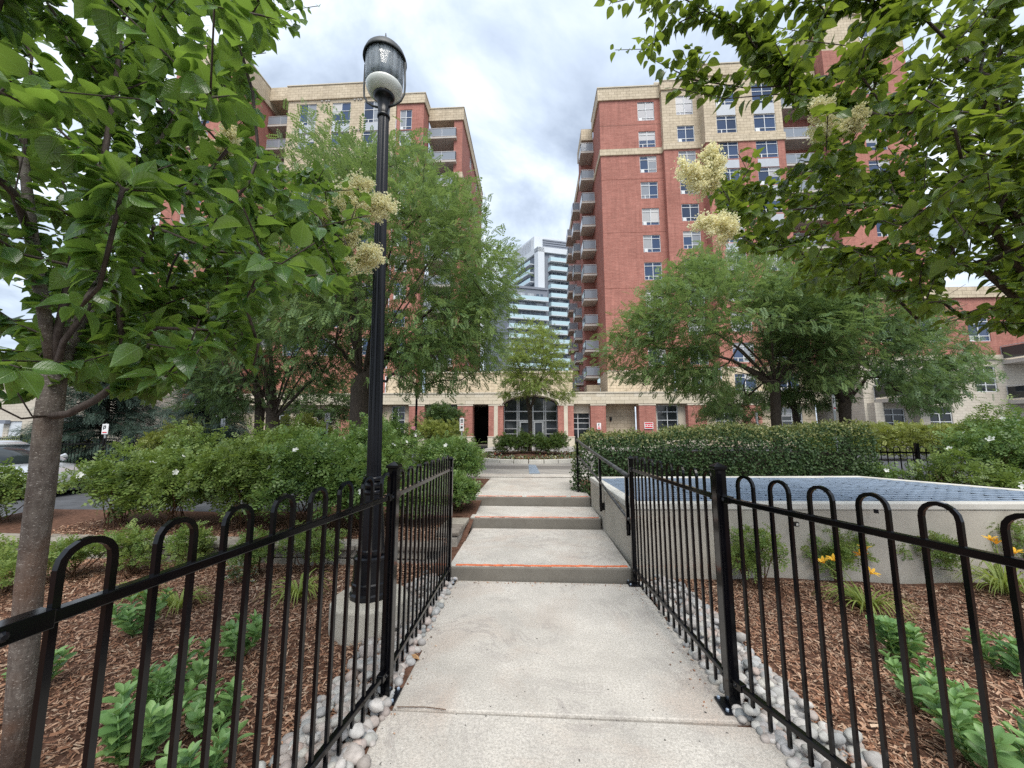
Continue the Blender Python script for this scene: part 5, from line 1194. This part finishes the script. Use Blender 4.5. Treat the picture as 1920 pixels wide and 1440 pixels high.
# ---- blue spruce
def spruce(label, base, h, rad, seed):
    global rng
    rng = np.random.default_rng(seed); t = thing('spruce_tree', base, label, 'tree'); b = np.array(base, float)
    MB().sweep([b, b+[0, 0, h*.5], b+[0, 0, h]], [.16, .1, .02], 10).build('trunk', M['barkH'], t, True)
    T = []; D = []; br = MB()
    for i in range(290):
        z = rng.uniform(.03, .97); r = rad*(1-z)**.8*rng.uniform(.8, 1.08); a = rng.uniform(0, 6.28); d = np.array([math.cos(a), math.sin(a), -.18])
        p0 = b+[0, 0, h*z]; e_ = p0+d*r; br.sweep([p0, p0+d*r*.5+[0, 0, .05*r], e_], [.025, .015, .005], 4, False)
        for k in range(int(16+r*22)):
            f = rng.uniform(.15, 1); T.append(p0+d*r*f+rng.normal(0, .09, 3)); D.append(d+rng.normal(0, .5, 3)+np.array([0, 0, -.15]))
    tag(br.build('branches', M['barkH'], t), kind='stuff')
    T = np.array(T); D = np.array(D); scatter('crown', NEEDLE, frames(D, np.array([0, 0, 1.])+rng.normal(0, .3, T.shape)), T, rng.uniform(.22, .38, len(T)), M['spruce'], t)
spruce('blue green spruce behind the parking lot fence', (-19.6, 16.6, 0), 6.4, 3.2, 21)
spruce('second blue green spruce beyond the parking lot, closer to the forked trunk', (-15.2, 17.2, 0), 5.6, 2.8, 22)
rng = np.random.default_rng(99)

# ---- bushes
def bush(name, label, cat, c, rad, n, fsize, tmpl, leafm, stems=9, group=None, lumps=9, flowers=0, fsz=.05, topm=None, stemm='twig', shell=.35, poly=None):
    """c = ground centre, rad = (rx, ry, height)"""
    c = np.array(c, float); t = thing(name, tuple(c), label, cat, group)
    ctr = c+np.array([0, 0, rad[2]*.55]); R3 = np.array([rad[0], rad[1], rad[2]*.5])
    lc_ = rdir(lumps, -.85)*R3*rng.uniform(.35, .72, (lumps, 1))+ctr; lr = rng.uniform(.35, .55, lumps)
    k = rng.integers(0, lumps, n); o = rdir(n, -.6); T = lc_[k]+o*R3*lr[k][:, None]*(rng.uniform(shell, 1, n)**.5)[:, None]
    T[:, 2] = np.maximum(T[:, 2], c[2]+.03); 
    if poly is not None:
        ins = inpoly(proj(T), poly); T, o = T[ins], o[ins]
    D = norm(o*.7+rng.normal(0, .6, T.shape)+[0, 0, .15]); Nn = o*.5+np.array([0, 0, .8])+rng.normal(0, .4, T.shape)
    ns_ = max(6, n//70); sk = rng.integers(0, lumps, ns_); so_ = norm(rdir(ns_, -.1)+[0, 0, .45]); sp_ = lc_[sk]+so_*R3*lr[sk][:, None]*.9; sl_ = rng.uniform(.10, .30, ns_)*max(rad[2], .4)
    fk = np.repeat(np.arange(ns_), 8); ff_ = np.tile(np.linspace(.1, 1, 8), ns_); T2 = sp_[fk]+so_[fk]*(sl_[fk]*ff_)[:, None]+rng.normal(0, .008, (len(fk), 3)); D2 = norm(so_[fk]*.6+rng.normal(0, .6, T2.shape)); N2 = np.array([0, 0, 1.])+rng.normal(0, .4, T2.shape)
    T = np.vstack([T, T2]); D = np.vstack([D, D2]); Nn = np.vstack([Nn, N2]); m = len(T)
    if topm:
        tp = T[:, 2] > ctr[2]+R3[2]*.55
        if tp.sum(): scatter('new_shoots', tmpl, frames(D, Nn)[tp], T[tp], fsize*rng.uniform(.6, 1.2, tp.sum()), M[topm], t)
        T, D, Nn = T[~tp], D[~tp], Nn[~tp]
    scatter('foliage', tmpl, frames(D, Nn), T, fsize*rng.uniform(.6, 1.25, len(T)), M[leafm], t)
    sb = MB()
    for i in range(stems):
        q = lc_[i % lumps]+rng.normal(0, .06, 3); b = c+np.array([rng.uniform(-.25, .25)*rad[0], rng.uniform(-.25, .25)*rad[1], -.03]); md = (b+q)/2+rng.normal(0, .05, 3)
        sb.sweep([b, md, q], [.008, .006, .003], 5, False)
    tag(sb.build('stems', M[stemm], t, True), kind='stuff')
    if flowers:
        kk = rng.integers(0, lumps, flowers*30); o = norm(rdir(flowers*30, .0)+np.array([0, -.6, .1])); P = lc_[kk]+o*R3*lr[kk][:, None]*1.04
        pp = proj(P); P = P[pp[:, 1] < 1e9][:flowers]; o = o[:flowers]
        for p, d in zip(P, o): place('flower', FLOWER, t, p, frames(np.cross(d, [.3, .2, .9])[None], d[None])[0], fsz*rng.uniform(.8, 1.2))
    return t
fv = []; ff = []
for i in range(5):
    a = 2*math.pi*i/5; ca, sa = math.cos(a), math.sin(a); o = len(fv)
    for x, y, z in ((0, 0, 0), (.5, -.38, .16), (.95, -.25, .30), (1.0, .2, .30), (.5, .38, .16)): fv.append((x*ca-y*sa, x*sa+y*ca, z))
    ff.append((o, o+1, o+2, o+3, o+4))
FLOWER = npmesh('flower', np.array(fv), ff, M['petal'])
RG = 'white-flowered rose bushes'
ROSES = [(-1.62, 5.55, .42, .42, .62, 1300, 'rose', 1, 'low rose bush spilling over the stone beside the second step'),
 (-2.35, 5.32, .64, .58, 1.02, 2200, 'rose', 4, 'white-flowered rose bush directly behind the lamp post'),
 (-3.20, 5.32, .70, .58, 1.12, 2400, 'rose', 5, 'rose bush two along from the lamp post behind the stone wall'),
 (-4.10, 5.30, .72, .58, 1.08, 2300, 'rose2', 4, 'yellowish rose bush midway along the low stone wall'),
 (-4.95, 5.22, .66, .55, .98, 1700, 'rose2', 2, 'thin-stemmed yellow green rose bush with the asphalt showing through'),
 (-5.80, 5.2, .66, .55, .92, 1600, 'rose2', 2, 'yellow green rose bush just right of the speckled trunk'),
 (-7.6, 5.2, .6, .5, .80, 1100, 'rose2', 1, 'yellow green rose bush at the very left edge beyond the trunk'),
 (-1.62, 7.35, .66, .7, 1.06, 2600, 'rose', 2, 'dense rose bush beside the top step'),
 (-1.22, 6.15, .30, .34, .46, 800, 'rose', 0, 'small rose bush leaning onto the second step'),
 (-1.95, 8.5, .75, .8, 1.18, 2600, 'rose', 2, 'tall rose bush nearest the forecourt'),
 (-3.05, 6.9, .80, .8, 1.18, 2800, 'rose', 6, 'rose bush with several white blooms behind the row on the wall'),
 (-3.35, 8.6, .85, .8, 1.30, 2600, 'rose', 3, 'dark green rose bush below the thick locust trunk'),
 (-4.5, 6.7, .85, .6, 1.22, 2400, 'rose2', 4, 'yellow topped rose bush in front of the dark metal fence'),
 (-6.3, 6.5, .85, .5, 1.12, 1900, 'rose2', 3, 'rose bush in front of the hood of the silver sedan')]
for x, y, rx, ry, h, n, lm, fl, lb in ROSES:
    bush('rose_bush', lb, 'bush', (x, y, .25 if y < 6 else .36), (rx, ry, h), n, .105, ROSE, lm, 14, RG, 12, fl*2, .040)
ROSER = [(6.35, 7.6, .55, .5, .62, 650, 'rose', 4, 'rose bush at the right end of the hedge by the grating'),
 (6.85, 7.0, .6, .55, .78, 650, 'rose2', 5, 'rose bush with bare stems behind the corner of the grating'),
 (7.75, 6.9, .75, .6, 1.42, 1700, 'rose', 7, 'tall rose bush with white blooms at the right edge'),
 (7.15, 6.2, .5, .5, .75, 800, 'rose2', 4, 'low rose bush against the back edge of the vent wall'),
 (8.6, 7.6, .8, .6, 1.5, 1500, 'rose2', 4, 'tall yellow green rose bush cut by the right edge of the picture')]
for x, y, rx, ry, h, n, lm, fl, lb in ROSER:
    bush('rose_bush', lb, 'bush', (x, y, .34), (rx, ry, h), n, .105, ROSE, lm, 40, RG, 11, fl, .05)
# golden and dark background shrubs
for x, y, rx, ry, h, n, lm, sz, lb in ((-9.4, 15.4, 1.3, 1.0, 2.0, 2200, 'gold', .2, 'golden rounded shrub behind the fence under the locusts'), (-12.0, 12.4, 1.1, .9, 1.75, 2000, 'gold', .16, 'yellow green conifer-like shrub in the parking lot island'),
    (-10.7, 12.6, 1.2, .9, 1.6, 2000, 'spruce', .2, 'blue green shrub beside the yellow green one'), (-6.6, 26.5, 2.0, 1.0, 1.9, 2200, 'gold', .22, 'pale green shrub in front of the left brick pier'), (-30, 22.2, 3.2, .6, 1.1, 2500, 'gold', .2, 'clipped yellow green hedge by the far left doors')):
    bush('shrub', lb, 'shrub', (x, y, .0 if y < 25 else .28), (rx, ry, h), n, sz, NEEDLE if lm == 'spruce' else SPRIG, lm, 8, 'background shrubs', 10)
# low golden hedge in front of the beige apartments
hb = thing('low_hedge', (17, 22, 0), 'low yellow green hedge in front of the beige apartments', 'hedge')
n = 7000; T = np.stack([rng.uniform(14.5, 27, n), rng.uniform(21, 22.6, n), rng.uniform(.3, 1.75, n)+.15*np.sin(rng.uniform(0, 9, n))], 1)
scatter('foliage', SPRIG, frames(rdir(n, -.2), rdir(n, .2)), T, rng.uniform(.15, .3, n), M['gold'], hb)

# ---- clipped hedge on the right
hd = thing('clipped_hedge', (3.4, 7.8, .4), 'long clipped dark green hedge behind the steel grating', 'hedge')
def hedge_surface(n):
    s_ = rng.uniform(0, 1, n); x = .72+s_*5.5; kind = rng.random(n); f = rng.uniform(0, 1, n)
    top = 1.44+.16*np.clip((x-1)/4, 0, 1)+.05*np.sin(x*2.3)+.03*np.sin(x*7+1)+.02*np.sin(x*17)
    y0 = 6.98+.085*(x-1)+.05*np.sin(x*2.7); y1 = y0+1.25
    end = np.clip((x-.72)/.45, 0, 1); shrink = np.sqrt(np.clip(1-(1-end)**2, 0, 1))
    P = np.zeros((n, 3)); Nn = np.zeros((n, 3)); fr = kind < .55
    z = .40+(top-.40)*f; ym = (y0+y1)/2
    P[:, 0] = x
    yf = ym-(ym-y0)*shrink; curve = np.clip((f-.78)/.22, 0, 1)**2*.22
    P[fr, 1] = (yf+curve)[fr]; P[fr, 2] = (.40+(top-.4)*(.15+.85*shrink)*f)[fr]; Nn[fr] = [0, -1, .35]
    tp = ~fr; P[tp, 1] = (ym+(y1-y0)/2*shrink*(2*f-1))[tp]; P[tp, 2] = ((.4+(top-.4)*(.15+.85*shrink))-.22*np.clip((np.abs(2*f-1)-.7)/.3, 0, 1)**2)[tp]; Nn[tp] = [0, -.2, 1]
    Nn[x < 1.1] += [-.8, 0, 0]; return P, Nn, tp
P, Nn, tp = hedge_surface(30000); P += norm(Nn)*rng.uniform(-.16, .04, len(P))[:, None]+rng.normal(0, .012, P.shape)
D = norm(norm(Nn)*.5+rng.normal(0, .6, P.shape)+[0, 0, -.1]); Nf = norm(Nn)+rng.normal(0, .5, P.shape); fm = frames(D, Nf); sz = rng.uniform(.030, .058, len(P))
hi = tp & (rng.random(len(P)) < .5); HL = [OVAL]
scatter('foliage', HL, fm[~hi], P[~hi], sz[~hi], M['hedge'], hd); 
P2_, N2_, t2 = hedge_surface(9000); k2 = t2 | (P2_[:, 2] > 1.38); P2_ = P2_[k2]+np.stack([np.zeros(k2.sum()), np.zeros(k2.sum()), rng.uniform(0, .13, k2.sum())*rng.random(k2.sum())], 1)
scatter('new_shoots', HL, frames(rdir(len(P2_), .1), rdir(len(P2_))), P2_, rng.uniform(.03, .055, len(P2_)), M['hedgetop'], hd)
sb = MB()
for i in range(60):
    x = rng.uniform(.95, 6.0); y = 7.3+.085*(x-1)+rng.uniform(0, .6); q = np.array([x+rng.uniform(-.25, .25), y-.25, rng.uniform(.9, 1.35)]); sb.sweep([(x, y, .38), (x+rng.uniform(-.05, .05), y-.08, .7), q], [.012, .009, .004], 5, False)
tag(sb.build('stems', M['twig'], hd, True), kind='stuff')
co = MB(); co.box(1.25, 5.9, 7.55, 8.0, .42, 1.15); co.build('dark_core', M['barkH'], hd)  # solid dark box filling the middle of the hedge

# ---- round flower bed
bc = np.array([-.18, 15.9]); zb = PLZ(15.9)
fbed = thing('flower_bed', (*bc, zb), 'round kerbed flower bed in front of the entrance', 'flower bed')
mb = MB(); nseg = 28
for i in range(nseg):
    a0, a1 = 2*math.pi*i/nseg+.006, 2*math.pi*(i+1)/nseg-.006; V = []
    for zz in (zb-.08, zb+.15):
        for r_, a in ((2.40, a0), (2.40, a1), (2.22, a1), (2.22, a0)): V.append((bc[0]+r_*math.cos(a), bc[1]+r_*math.sin(a), zz))
    MB().add(V, [(0,3,2,1),(4,5,6,7),(0,1,5,4),(1,2,6,5),(2,3,7,6),(3,0,4,7)]).build('kerb_stone', M['coping'], fbed, False, .015)
MB().lathe([(2.23, .05), (2.0, .10), (1.2, .26), (0, .32)], (*bc, zb), 40).build('soil', M['soil'], fbed, True)
n = 2600; a = rng.uniform(0, 6.28, n); r_ = 1.55+.65*np.sqrt(rng.uniform(0, 1, n)); T = np.stack([bc[0]+r_*np.cos(a), bc[1]+r_*np.sin(a), zb+.12+.12*(2.2-r_)+rng.uniform(0, .09, n)], 1)
scatter('bedding_flowers', FLORET, frames(rdir(n), rdir(n, .2)), T, rng.uniform(.05, .09, n), M['pansy'], fbed)
for i, (x, lb) in enumerate(((-1.15, 'leftmost rounded boxwood in the round flower bed'), (-.5, 'second boxwood from the left in the round flower bed'), (.15, 'third boxwood from the left in the round flower bed'), (.85, 'rightmost rounded boxwood in the round flower bed'))):
    bush('boxwood', lb, 'shrub', (x, 15.0+.12*abs(x), zb+.18), (.52, .5, .82), 1500, .085, SPRIG, 'box', 6, 'boxwoods in the round flower bed', 10)

# ---- small plants in the mulch beds
SM = [npmesh('leaf', v, f, M['sedum'], True) for v, f in SEDUM]
def sedum(label, c, h, ns, spread, size=.092):
    t = thing('sedum_plant', tuple(c), label, 'plant', 'fleshy sedum plants in the mulch'); c = np.array(c, float); sb = MB()
    for i in range(ns):
        a = 2*math.pi*i/ns+rng.uniform(-.5, .5); q = rng.uniform(.15, 1)**.7; e_ = c+np.array([math.cos(a)*spread*q, math.sin(a)*spread*q, h*rng.uniform(.7, 1)*(1-.25*q)]); b = c+np.array([math.cos(a)*.03, math.sin(a)*.03, -.01])
        m = (b+e_)/2+np.array([math.cos(a), math.sin(a), 0])*spread*q*.12; sb.sweep([b, m, e_], [.006, .005, .003], 6)
        nl = max(4, int(h/.045))
        for k in range(nl):
            f = .22+.78*k/(nl-1) if nl > 1 else 1; p = (1-f)**2*b+2*f*(1-f)*m+f*f*e_; up = norm((e_-b)[None])[0]; a0 = k*1.2+i
            for s in range(3 if k < nl-1 else 5):
                an = a0+(2*math.pi*s/3 if k < nl-1 else 2*math.pi*s/5)+rng.uniform(-.35, .35); sz = size*rng.uniform(.75, 1.15)*(1.0 if k < nl-1 else .72)*(.8 if f < .35 else 1)
                d = np.array([math.cos(an), math.sin(an), rng.uniform(.3, .9) if k < nl-1 else 1.1]); d = norm((d+up*.2)[None])[0]
                place('leaf', random.choice(SM), t, p, frames(d[None], (up+rng.normal(0, .15, 3))[None])[0], sz)
    sb.build('stems', M['sedum'], t, True)
zc_ = lambda u, v: PZ(u, v, .0)
SED = [((262, 1190), .34, 7, .17, 'sedum with rounded leaves nearest the yellow green grass clump'), ((445, 1232), .26, 7, .14, 'compact sedum alone left of the lamp footing'), ((330, 1318), .30, 6, .17, 'mid sedum of the row behind the left fence'),
       ((250, 1440), .36, 9, .22, 'largest sedum at the bottom behind the left fence'), ((400, 1370), .24, 6, .14, 'small sedum right of the largest one'), ((72, 1290), .20, 5, .11, 'small sedum beside the speckled trunk'), ((360, 1500), .26, 6, .17, 'sedum cut by the bottom edge behind the left fence'),
       ((1690, 1240), .27, 8, .17, 'bushy sedum below the yellow daylily'), ((1740, 1330), .26, 7, .18, 'sedum in the middle of the right mulch bed'), ((1885, 1262), .25, 6, .15, 'sedum by the right edge below the daylily clump'), ((1840, 1440), .32, 9, .22, 'largest sedum at the bottom right corner'), ((1700, 1250), .12, 3, .1, 'tiny sedum sprout under the bushy one')]
for (u, v), h, ns, sp, lb in SED[:11]: sedum(lb, zc_(u, v), h, ns, sp)
def blade(mb, b, d, ln, wd, up):
    k = 6; pts = []
    for i in range(k):
        f = i/(k-1); pts.append(b+d*ln*f*.75+np.array([0, 0, ln*(up*f-.85*up*f*f*1.05)]))
    s = np.cross(d, [0, 0, 1.]); s /= np.linalg.norm(s); V = []
    for i, p in enumerate(pts): w_ = wd*(1-(i/(k-1))**2)+.0008; V += [p-s*w_, p+s*w_+np.array([0, 0, .001])]
    mb.add(V, [(2*i, 2*i+1, 2*i+3, 2*i+2) for i in range(k-1)])
def daylily(label, c, n, ln, flowers=()):
    t = thing('daylily', tuple(c), label, 'plant', 'daylilies in the mulch'); c = np.array(c, float); mb = MB()
    for i in range(int(n*1.8)):
        a = rng.uniform(0, 6.28); d = np.array([math.cos(a), math.sin(a), 0]); blade(mb, c+d*rng.uniform(0, .05), d, ln*rng.uniform(.6, 1.15), .0085, rng.uniform(.75, 1.6))
    mb.build('blades', M['daylily'], t)
    for p in flowers:
        p = np.array(p, float); s = MB().sweep([c, (c+p)/2+np.array([0, 0, .06]), p], [.004, .0035, .003], 5).build('flower_stalk', M['daylily'], t, True)
        v = []; f = []; dd = norm((p-c+rng.normal(0, .15, 3))[None])[0]; fr = frames(np.cross(dd, [.2, .9, .1])[None], dd[None])[0]
        for i in range(6):
            a = 2*math.pi*i/6; ca, sa = math.cos(a), math.sin(a); o = len(v)
            for x, y, z in ((.05, -.06, 0), (.05, .06, 0), (.45, .2, .5), (.45, -.2, .5), (.95, .07, .62), (.95, -.07, .62)): v.append(fr @ (np.array([x*ca-y*sa, x*sa+y*ca, z])*.064)+p)
            f += [(o, o+1, o+2, o+3), (o+3, o+2, o+4, o+5)]
        MB().add(v, f).build('flower', M['lily'], s)
daylily('yellow green grassy clump between sedum and low wall', zc_(335, 1140), 34, .34); daylily('upright grassy clump left of the lamp base', zc_(560, 1118), 36, .40); daylily('small grassy clump close to the speckled trunk', zc_(255, 1118), 24, .30)
g1 = zc_(1625, 1142); y1 = g1[1]
daylily('daylily with orange yellow blooms before the vent wall', g1, 44, .42, [PY(1632, 1076, y1-.02), PY(1622, 1032, y1+.08), PY(1545, 1056, y1+.05), PY(1565, 1052, y1+.06), PY(1618, 1044, y1+.05)])
g2 = zc_(1885, 1112); daylily('large daylily clump at the right edge with two blooms', g2, 60, .52, [PY(1868, 1020, g2[1]), PY(1903, 1038, g2[1]-.05), PY(1858, 1014, g2[1]+.05)])
def smallshrub(lb, u, v, rx, h, n, lm='nandina'):
    c = zc_(u, v); bush('young_shrub', lb, 'shrub', (c[0], c[1], .0), (rx*1.2, rx, h*1.12), int(n*1.3), .066, SPRIG, lm, 8, 'young shrubs in the mulch', 7)
for a in (('young shrub just right of the speckled trunk', 125, 1085, .26, .36, 420), ('second young shrub from the trunk along the low wall', 240, 1075, .28, .38, 450), ('young shrub in the middle of the low wall', 345, 1068, .26, .36, 420), ('young shrub behind the third hoop left of the lamp', 480, 1072, .26, .36, 400), ('young shrub with bright tips next to the lamp base', 585, 1070, .24, .40, 400), ('young shrub left of the speckled trunk', 10, 1110, .3, .45, 420),
          ('tall thin young shrub against the vent wall near the fence corner', 1415, 1100, .26, .50, 420), ('young shrub behind the orange daylily blooms', 1575, 1085, .26, .48, 480), ('young shrub in the middle of the vent wall', 1735, 1082, .28, .44, 520), ('young shrub by the vent wall at the right edge', 1925, 1085, .3, .52, 420)): smallshrub(*a)
smallshrub('tiny red leaved seedling under the low wall', 455, 1095, .1, .14, 60, 'pansy')

# ================================================================== BACKGROUND FENCES, SIGNS, CARS
def bgfence(label, p0, p1, h, n_post, z=0.0):
    t = thing('metal_fence', (*p0, z), label, 'fence', 'black metal fences in the background'); p0 = np.array(p0, float); p1 = np.array(p1, float); d = p1-p0; Lf = np.linalg.norm(d); d /= Lf
    for i in range(n_post): q = p0+d*Lf*i/(n_post-1); MB().box(q[0]-.03, q[0]+.03, q[1]-.03, q[1]+.03, z, z+h+.08).build('post', M['black'], t)
    for zz in (h-.12, .15): MB().bar((*p0, z+zz), (*p1, z+zz), .03, .035).build('rail', M['black'], t)
    mb = MB(); k = int(Lf/.22)
    for i in range(k):
        c = p0+d*(.11+i*.22); f = [(-.055, 0, .06), (-.055, 0, h-.055)]+[(-.055*math.cos(a), 0, h-.055+.055*math.sin(a)) for a in np.linspace(.4, math.pi-.4, 4)]+[(.055, 0, h-.055), (.055, 0, .06)]
        mb.sweep([(c[0]+d[0]*x, c[1]+d[1]*x, z+zz) for x, _, zz in f], .011, 4, False)
    tag(mb.build('pickets', M['black'], t), kind='stuff')
bgfence('black hooped fence along the parking lot under the spruce', (-17.4, 12.6), (-10.6, 13.4), 1.22, 4)
bgfence('black hooped fence under the locust trunks', (-10.6, 13.4), (-3.8, 11.8), 1.22, 4)
bgfence('black hooped fence at the far left in front of the pale doors', (-40, 19.5), (-21, 20.5), 1.25, 6)
bgfence('black metal fence ending at the hedge behind the right rose bushes', (6.7, 8.9), (9.3, 8.3), 1.22, 3)
bgfence('black metal fence panel beyond the right rose bushes', (9.3, 8.3), (13.5, 10.5), 1.3, 4)
def polesign(label, u, v0, v1, y, wpx, marks, zg=.0, cat='sign', back=False):
    a = PY(u-wpx/2, v0, y); b = PY(u+wpx/2, v1, y); xm = (a[0]+b[0])/2; t = thing('parking_sign', (xm, y, zg), label, cat, 'small parking signs on poles')
    MB().box(xm-.03, xm+.03, y+.0, y+.04, zg, a[2]+.03).build('pole', M['pole'], t)
    MB().box(a[0], b[0], y-.02, y-.001, b[2], a[2]).build('plate', M['sign'] if not back else M['pole'], t); W_, H_ = b[0]-a[0], a[2]-b[2]
    for (p, q, r, s, mm) in marks: MB().box(a[0]+W_*p, a[0]+W_*q, y-.026, y-.0205, b[2]+H_*r, b[2]+H_*s).build('mark', M[mm], t)
MK = [(.2, .32, .45, .85, 'signblack'), (.32, .6, .76, .85, 'signblack'), (.5, .62, .6, .77, 'signblack'), (.32, .6, .55, .63, 'signblack'), (.15, .85, .12, .22, 'signred')]
polesign('white parking sign in front of the blue green spruce', 198, 795, 814, 14, 9, MK)
polesign('white parking sign behind the thick locust trunk', 614, 775, 791, 14.5, 8, MK)
polesign('tall white notice sign before the brick pier left of the entrance', 866, 784, 808, 19, 7.5, [(.2, .8, .8, .9, 'signblack'), (.2, .8, .66, .74, 'signblack'), (.25, .75, .5, .54, 'signred'), (.25, .75, .2, .36, 'signblack')], .38)
polesign('tall pale sign beside the short forked locust trunk', 1563, 742, 770, 12.2, 8, MK)
polesign('narrow white sign seen edge-on over the hedge', 1419.5, 775, 799, 13, 4.5, [], .0)
polesign('grey sign turned away under the left locusts', 419, 785, 800, 14.2, 7, [], .0, 'sign', True)
pl = thing('light_pole', (XU(780, 20), 20, .36), 'thin black pole with a small pink sign before the left brick pier', 'pole'); xx = XU(780, 20)
MB().box(xx-.045, xx+.045, 19.95, 20.05, .36, 3.9).build('pole', M['black'], pl); c = PY(775, 803, 19.93); MB().box(c[0]-.1, c[0]+.1, 19.92, 19.95, c[2]-.1, c[2]+.1).build('plate', M['pink'], pl); c = PY(779, 815, 19.93); MB().box(c[0]-.12, c[0]+.08, 19.9, 19.94, c[2]-.12, c[2]+.1).build('plate', M['sign'], pl)

def car(label, x, y, z, rz, paint, L_=4.6, W_=1.8, H_=1.45):
    """sedan built from cross-sections; nose towards +X before turning"""
    t = thing('parked_car', (x, y, z), label, 'car', 'parked cars'); ca, sa = math.cos(rz), math.sin(rz)
    def tf(p): return (x+p[0]*ca-p[1]*sa, y+p[0]*sa+p[1]*ca, z+p[2])
    def loft(rows, name, mat, parent):
        mb = MB(); V = []; n = len(rows[0])
        for r in rows: V += [tf(p) for p in r]
        F = [(i*n+j, i*n+(j+1) % n, (i+1)*n+(j+1) % n, (i+1)*n+j) for i in range(len(rows)-1) for j in range(n)]+[tuple(reversed(range(n))), tuple((len(rows)-1)*n+j for j in range(n))]
        return mb.add(V, F).build(name, mat, parent, True)
    rows = []
    for sx, zb_, zt, hw in ((-2.3, .35, .78, .70), (-2.22, .25, .92, .82), (-1.5, .2, 1.0, .89), (-.5, .2, .97, .90), (.6, .2, .94, .90), (1.3, .2, .88, .89), (1.95, .22, .78, .84), (2.22, .28, .64, .74), (2.3, .34, .55, .62)):
        rows.append([(sx, -hw*.92, zb_), (sx, -hw, zb_+.15), (sx, -hw, zt-.22), (sx, -hw*.93, zt-.04), (sx, -hw*.6, zt), (sx, hw*.6, zt), (sx, hw*.93, zt-.04), (sx, hw, zt-.22), (sx, hw, zb_+.15), (sx, hw*.92, zb_)])
    body = loft(rows, 'body', paint, t)
    g = []
    for sx, hb_, zt, ht in ((-1.75, .74, .99, .70), (-1.05, .80, 1.38, .58), (-.4, .81, H_-.02, .60), (.2, .81, 1.40, .58), (1.05, .78, .93, .72)): g.append([(sx, -hb_, .9), (sx, -ht, zt), (sx, ht, zt), (sx, hb_, .9)])
    gl = loft(g, 'windows', M['carglass'], t)
    r = []
    for sx, zt, ht in ((-1.15, 1.375, .585), (-.9, 1.42, .60), (-.4, H_, .62), (.05, 1.435, .60), (.32, 1.365, .58)): r.append([(sx, -ht, zt-.03), (sx, -ht*.9, zt+.012), (sx, ht*.9, zt+.012), (sx, ht, zt-.03)])
    loft(r, 'roof', paint, t)
    for s in (-1, 1):
        for (p, q) in (((.30, s*.60, 1.37), (1.06, s*.79, .93)), ((-1.12, s*.60, 1.37), (-1.78, s*.76, .98)), ((-.35, s*.625, 1.41), (-.40, s*.83, .93))): MB().bar(tf(p), tf(q), .06, .05).build('pillar', paint, t)
        MB().sweep([tf((.78, s*.86, .98)), tf((.80, s*1.0, 1.02))], [.06, .085], 8).build('mirror', paint if s > 0 else M['blackmatte'], t)
        MB().bar(tf((2.1, s*.52, .66)), tf((2.16, s*.78, .66)), .16, .12).build('headlight', M['lampwhite'], t); MB().bar(tf((-2.2, s*.5, .78)), tf((-2.16, s*.8, .78)), .1, .14).build('tail_light', M['signred'], t)
        for wx in (-1.4, 1.42):
            c = tf((wx, s*.82, .32)); ax = (-sa*s, ca*s, 0); wh = MB().lathe([(.2, -.1), (.31, -.1), (.325, -.06), (.325, .06), (.31, .09), (.2, .085)], c, 24, 0, ax).build('wheel', M['rubber'], t, True); MB().lathe([(.21, .03), (.2, .08), (.08, .06), (.05, .085), (0, .085)], c, 10, .1, ax).build('rim', M['pole'], wh)
    MB().bar(tf((2.305, -.5, .42)), tf((2.305, .5, .42)), .02, .1).build('grille', M['blackmatte'], t)
car('silver sedan parked at the left edge behind the speckled trunk', -13.5, 8.9, -.15, 0, M['silver'])
car('pale car hidden behind the right rose bushes', 11.2, 7.2, 0, R(160), M['carwhite'])
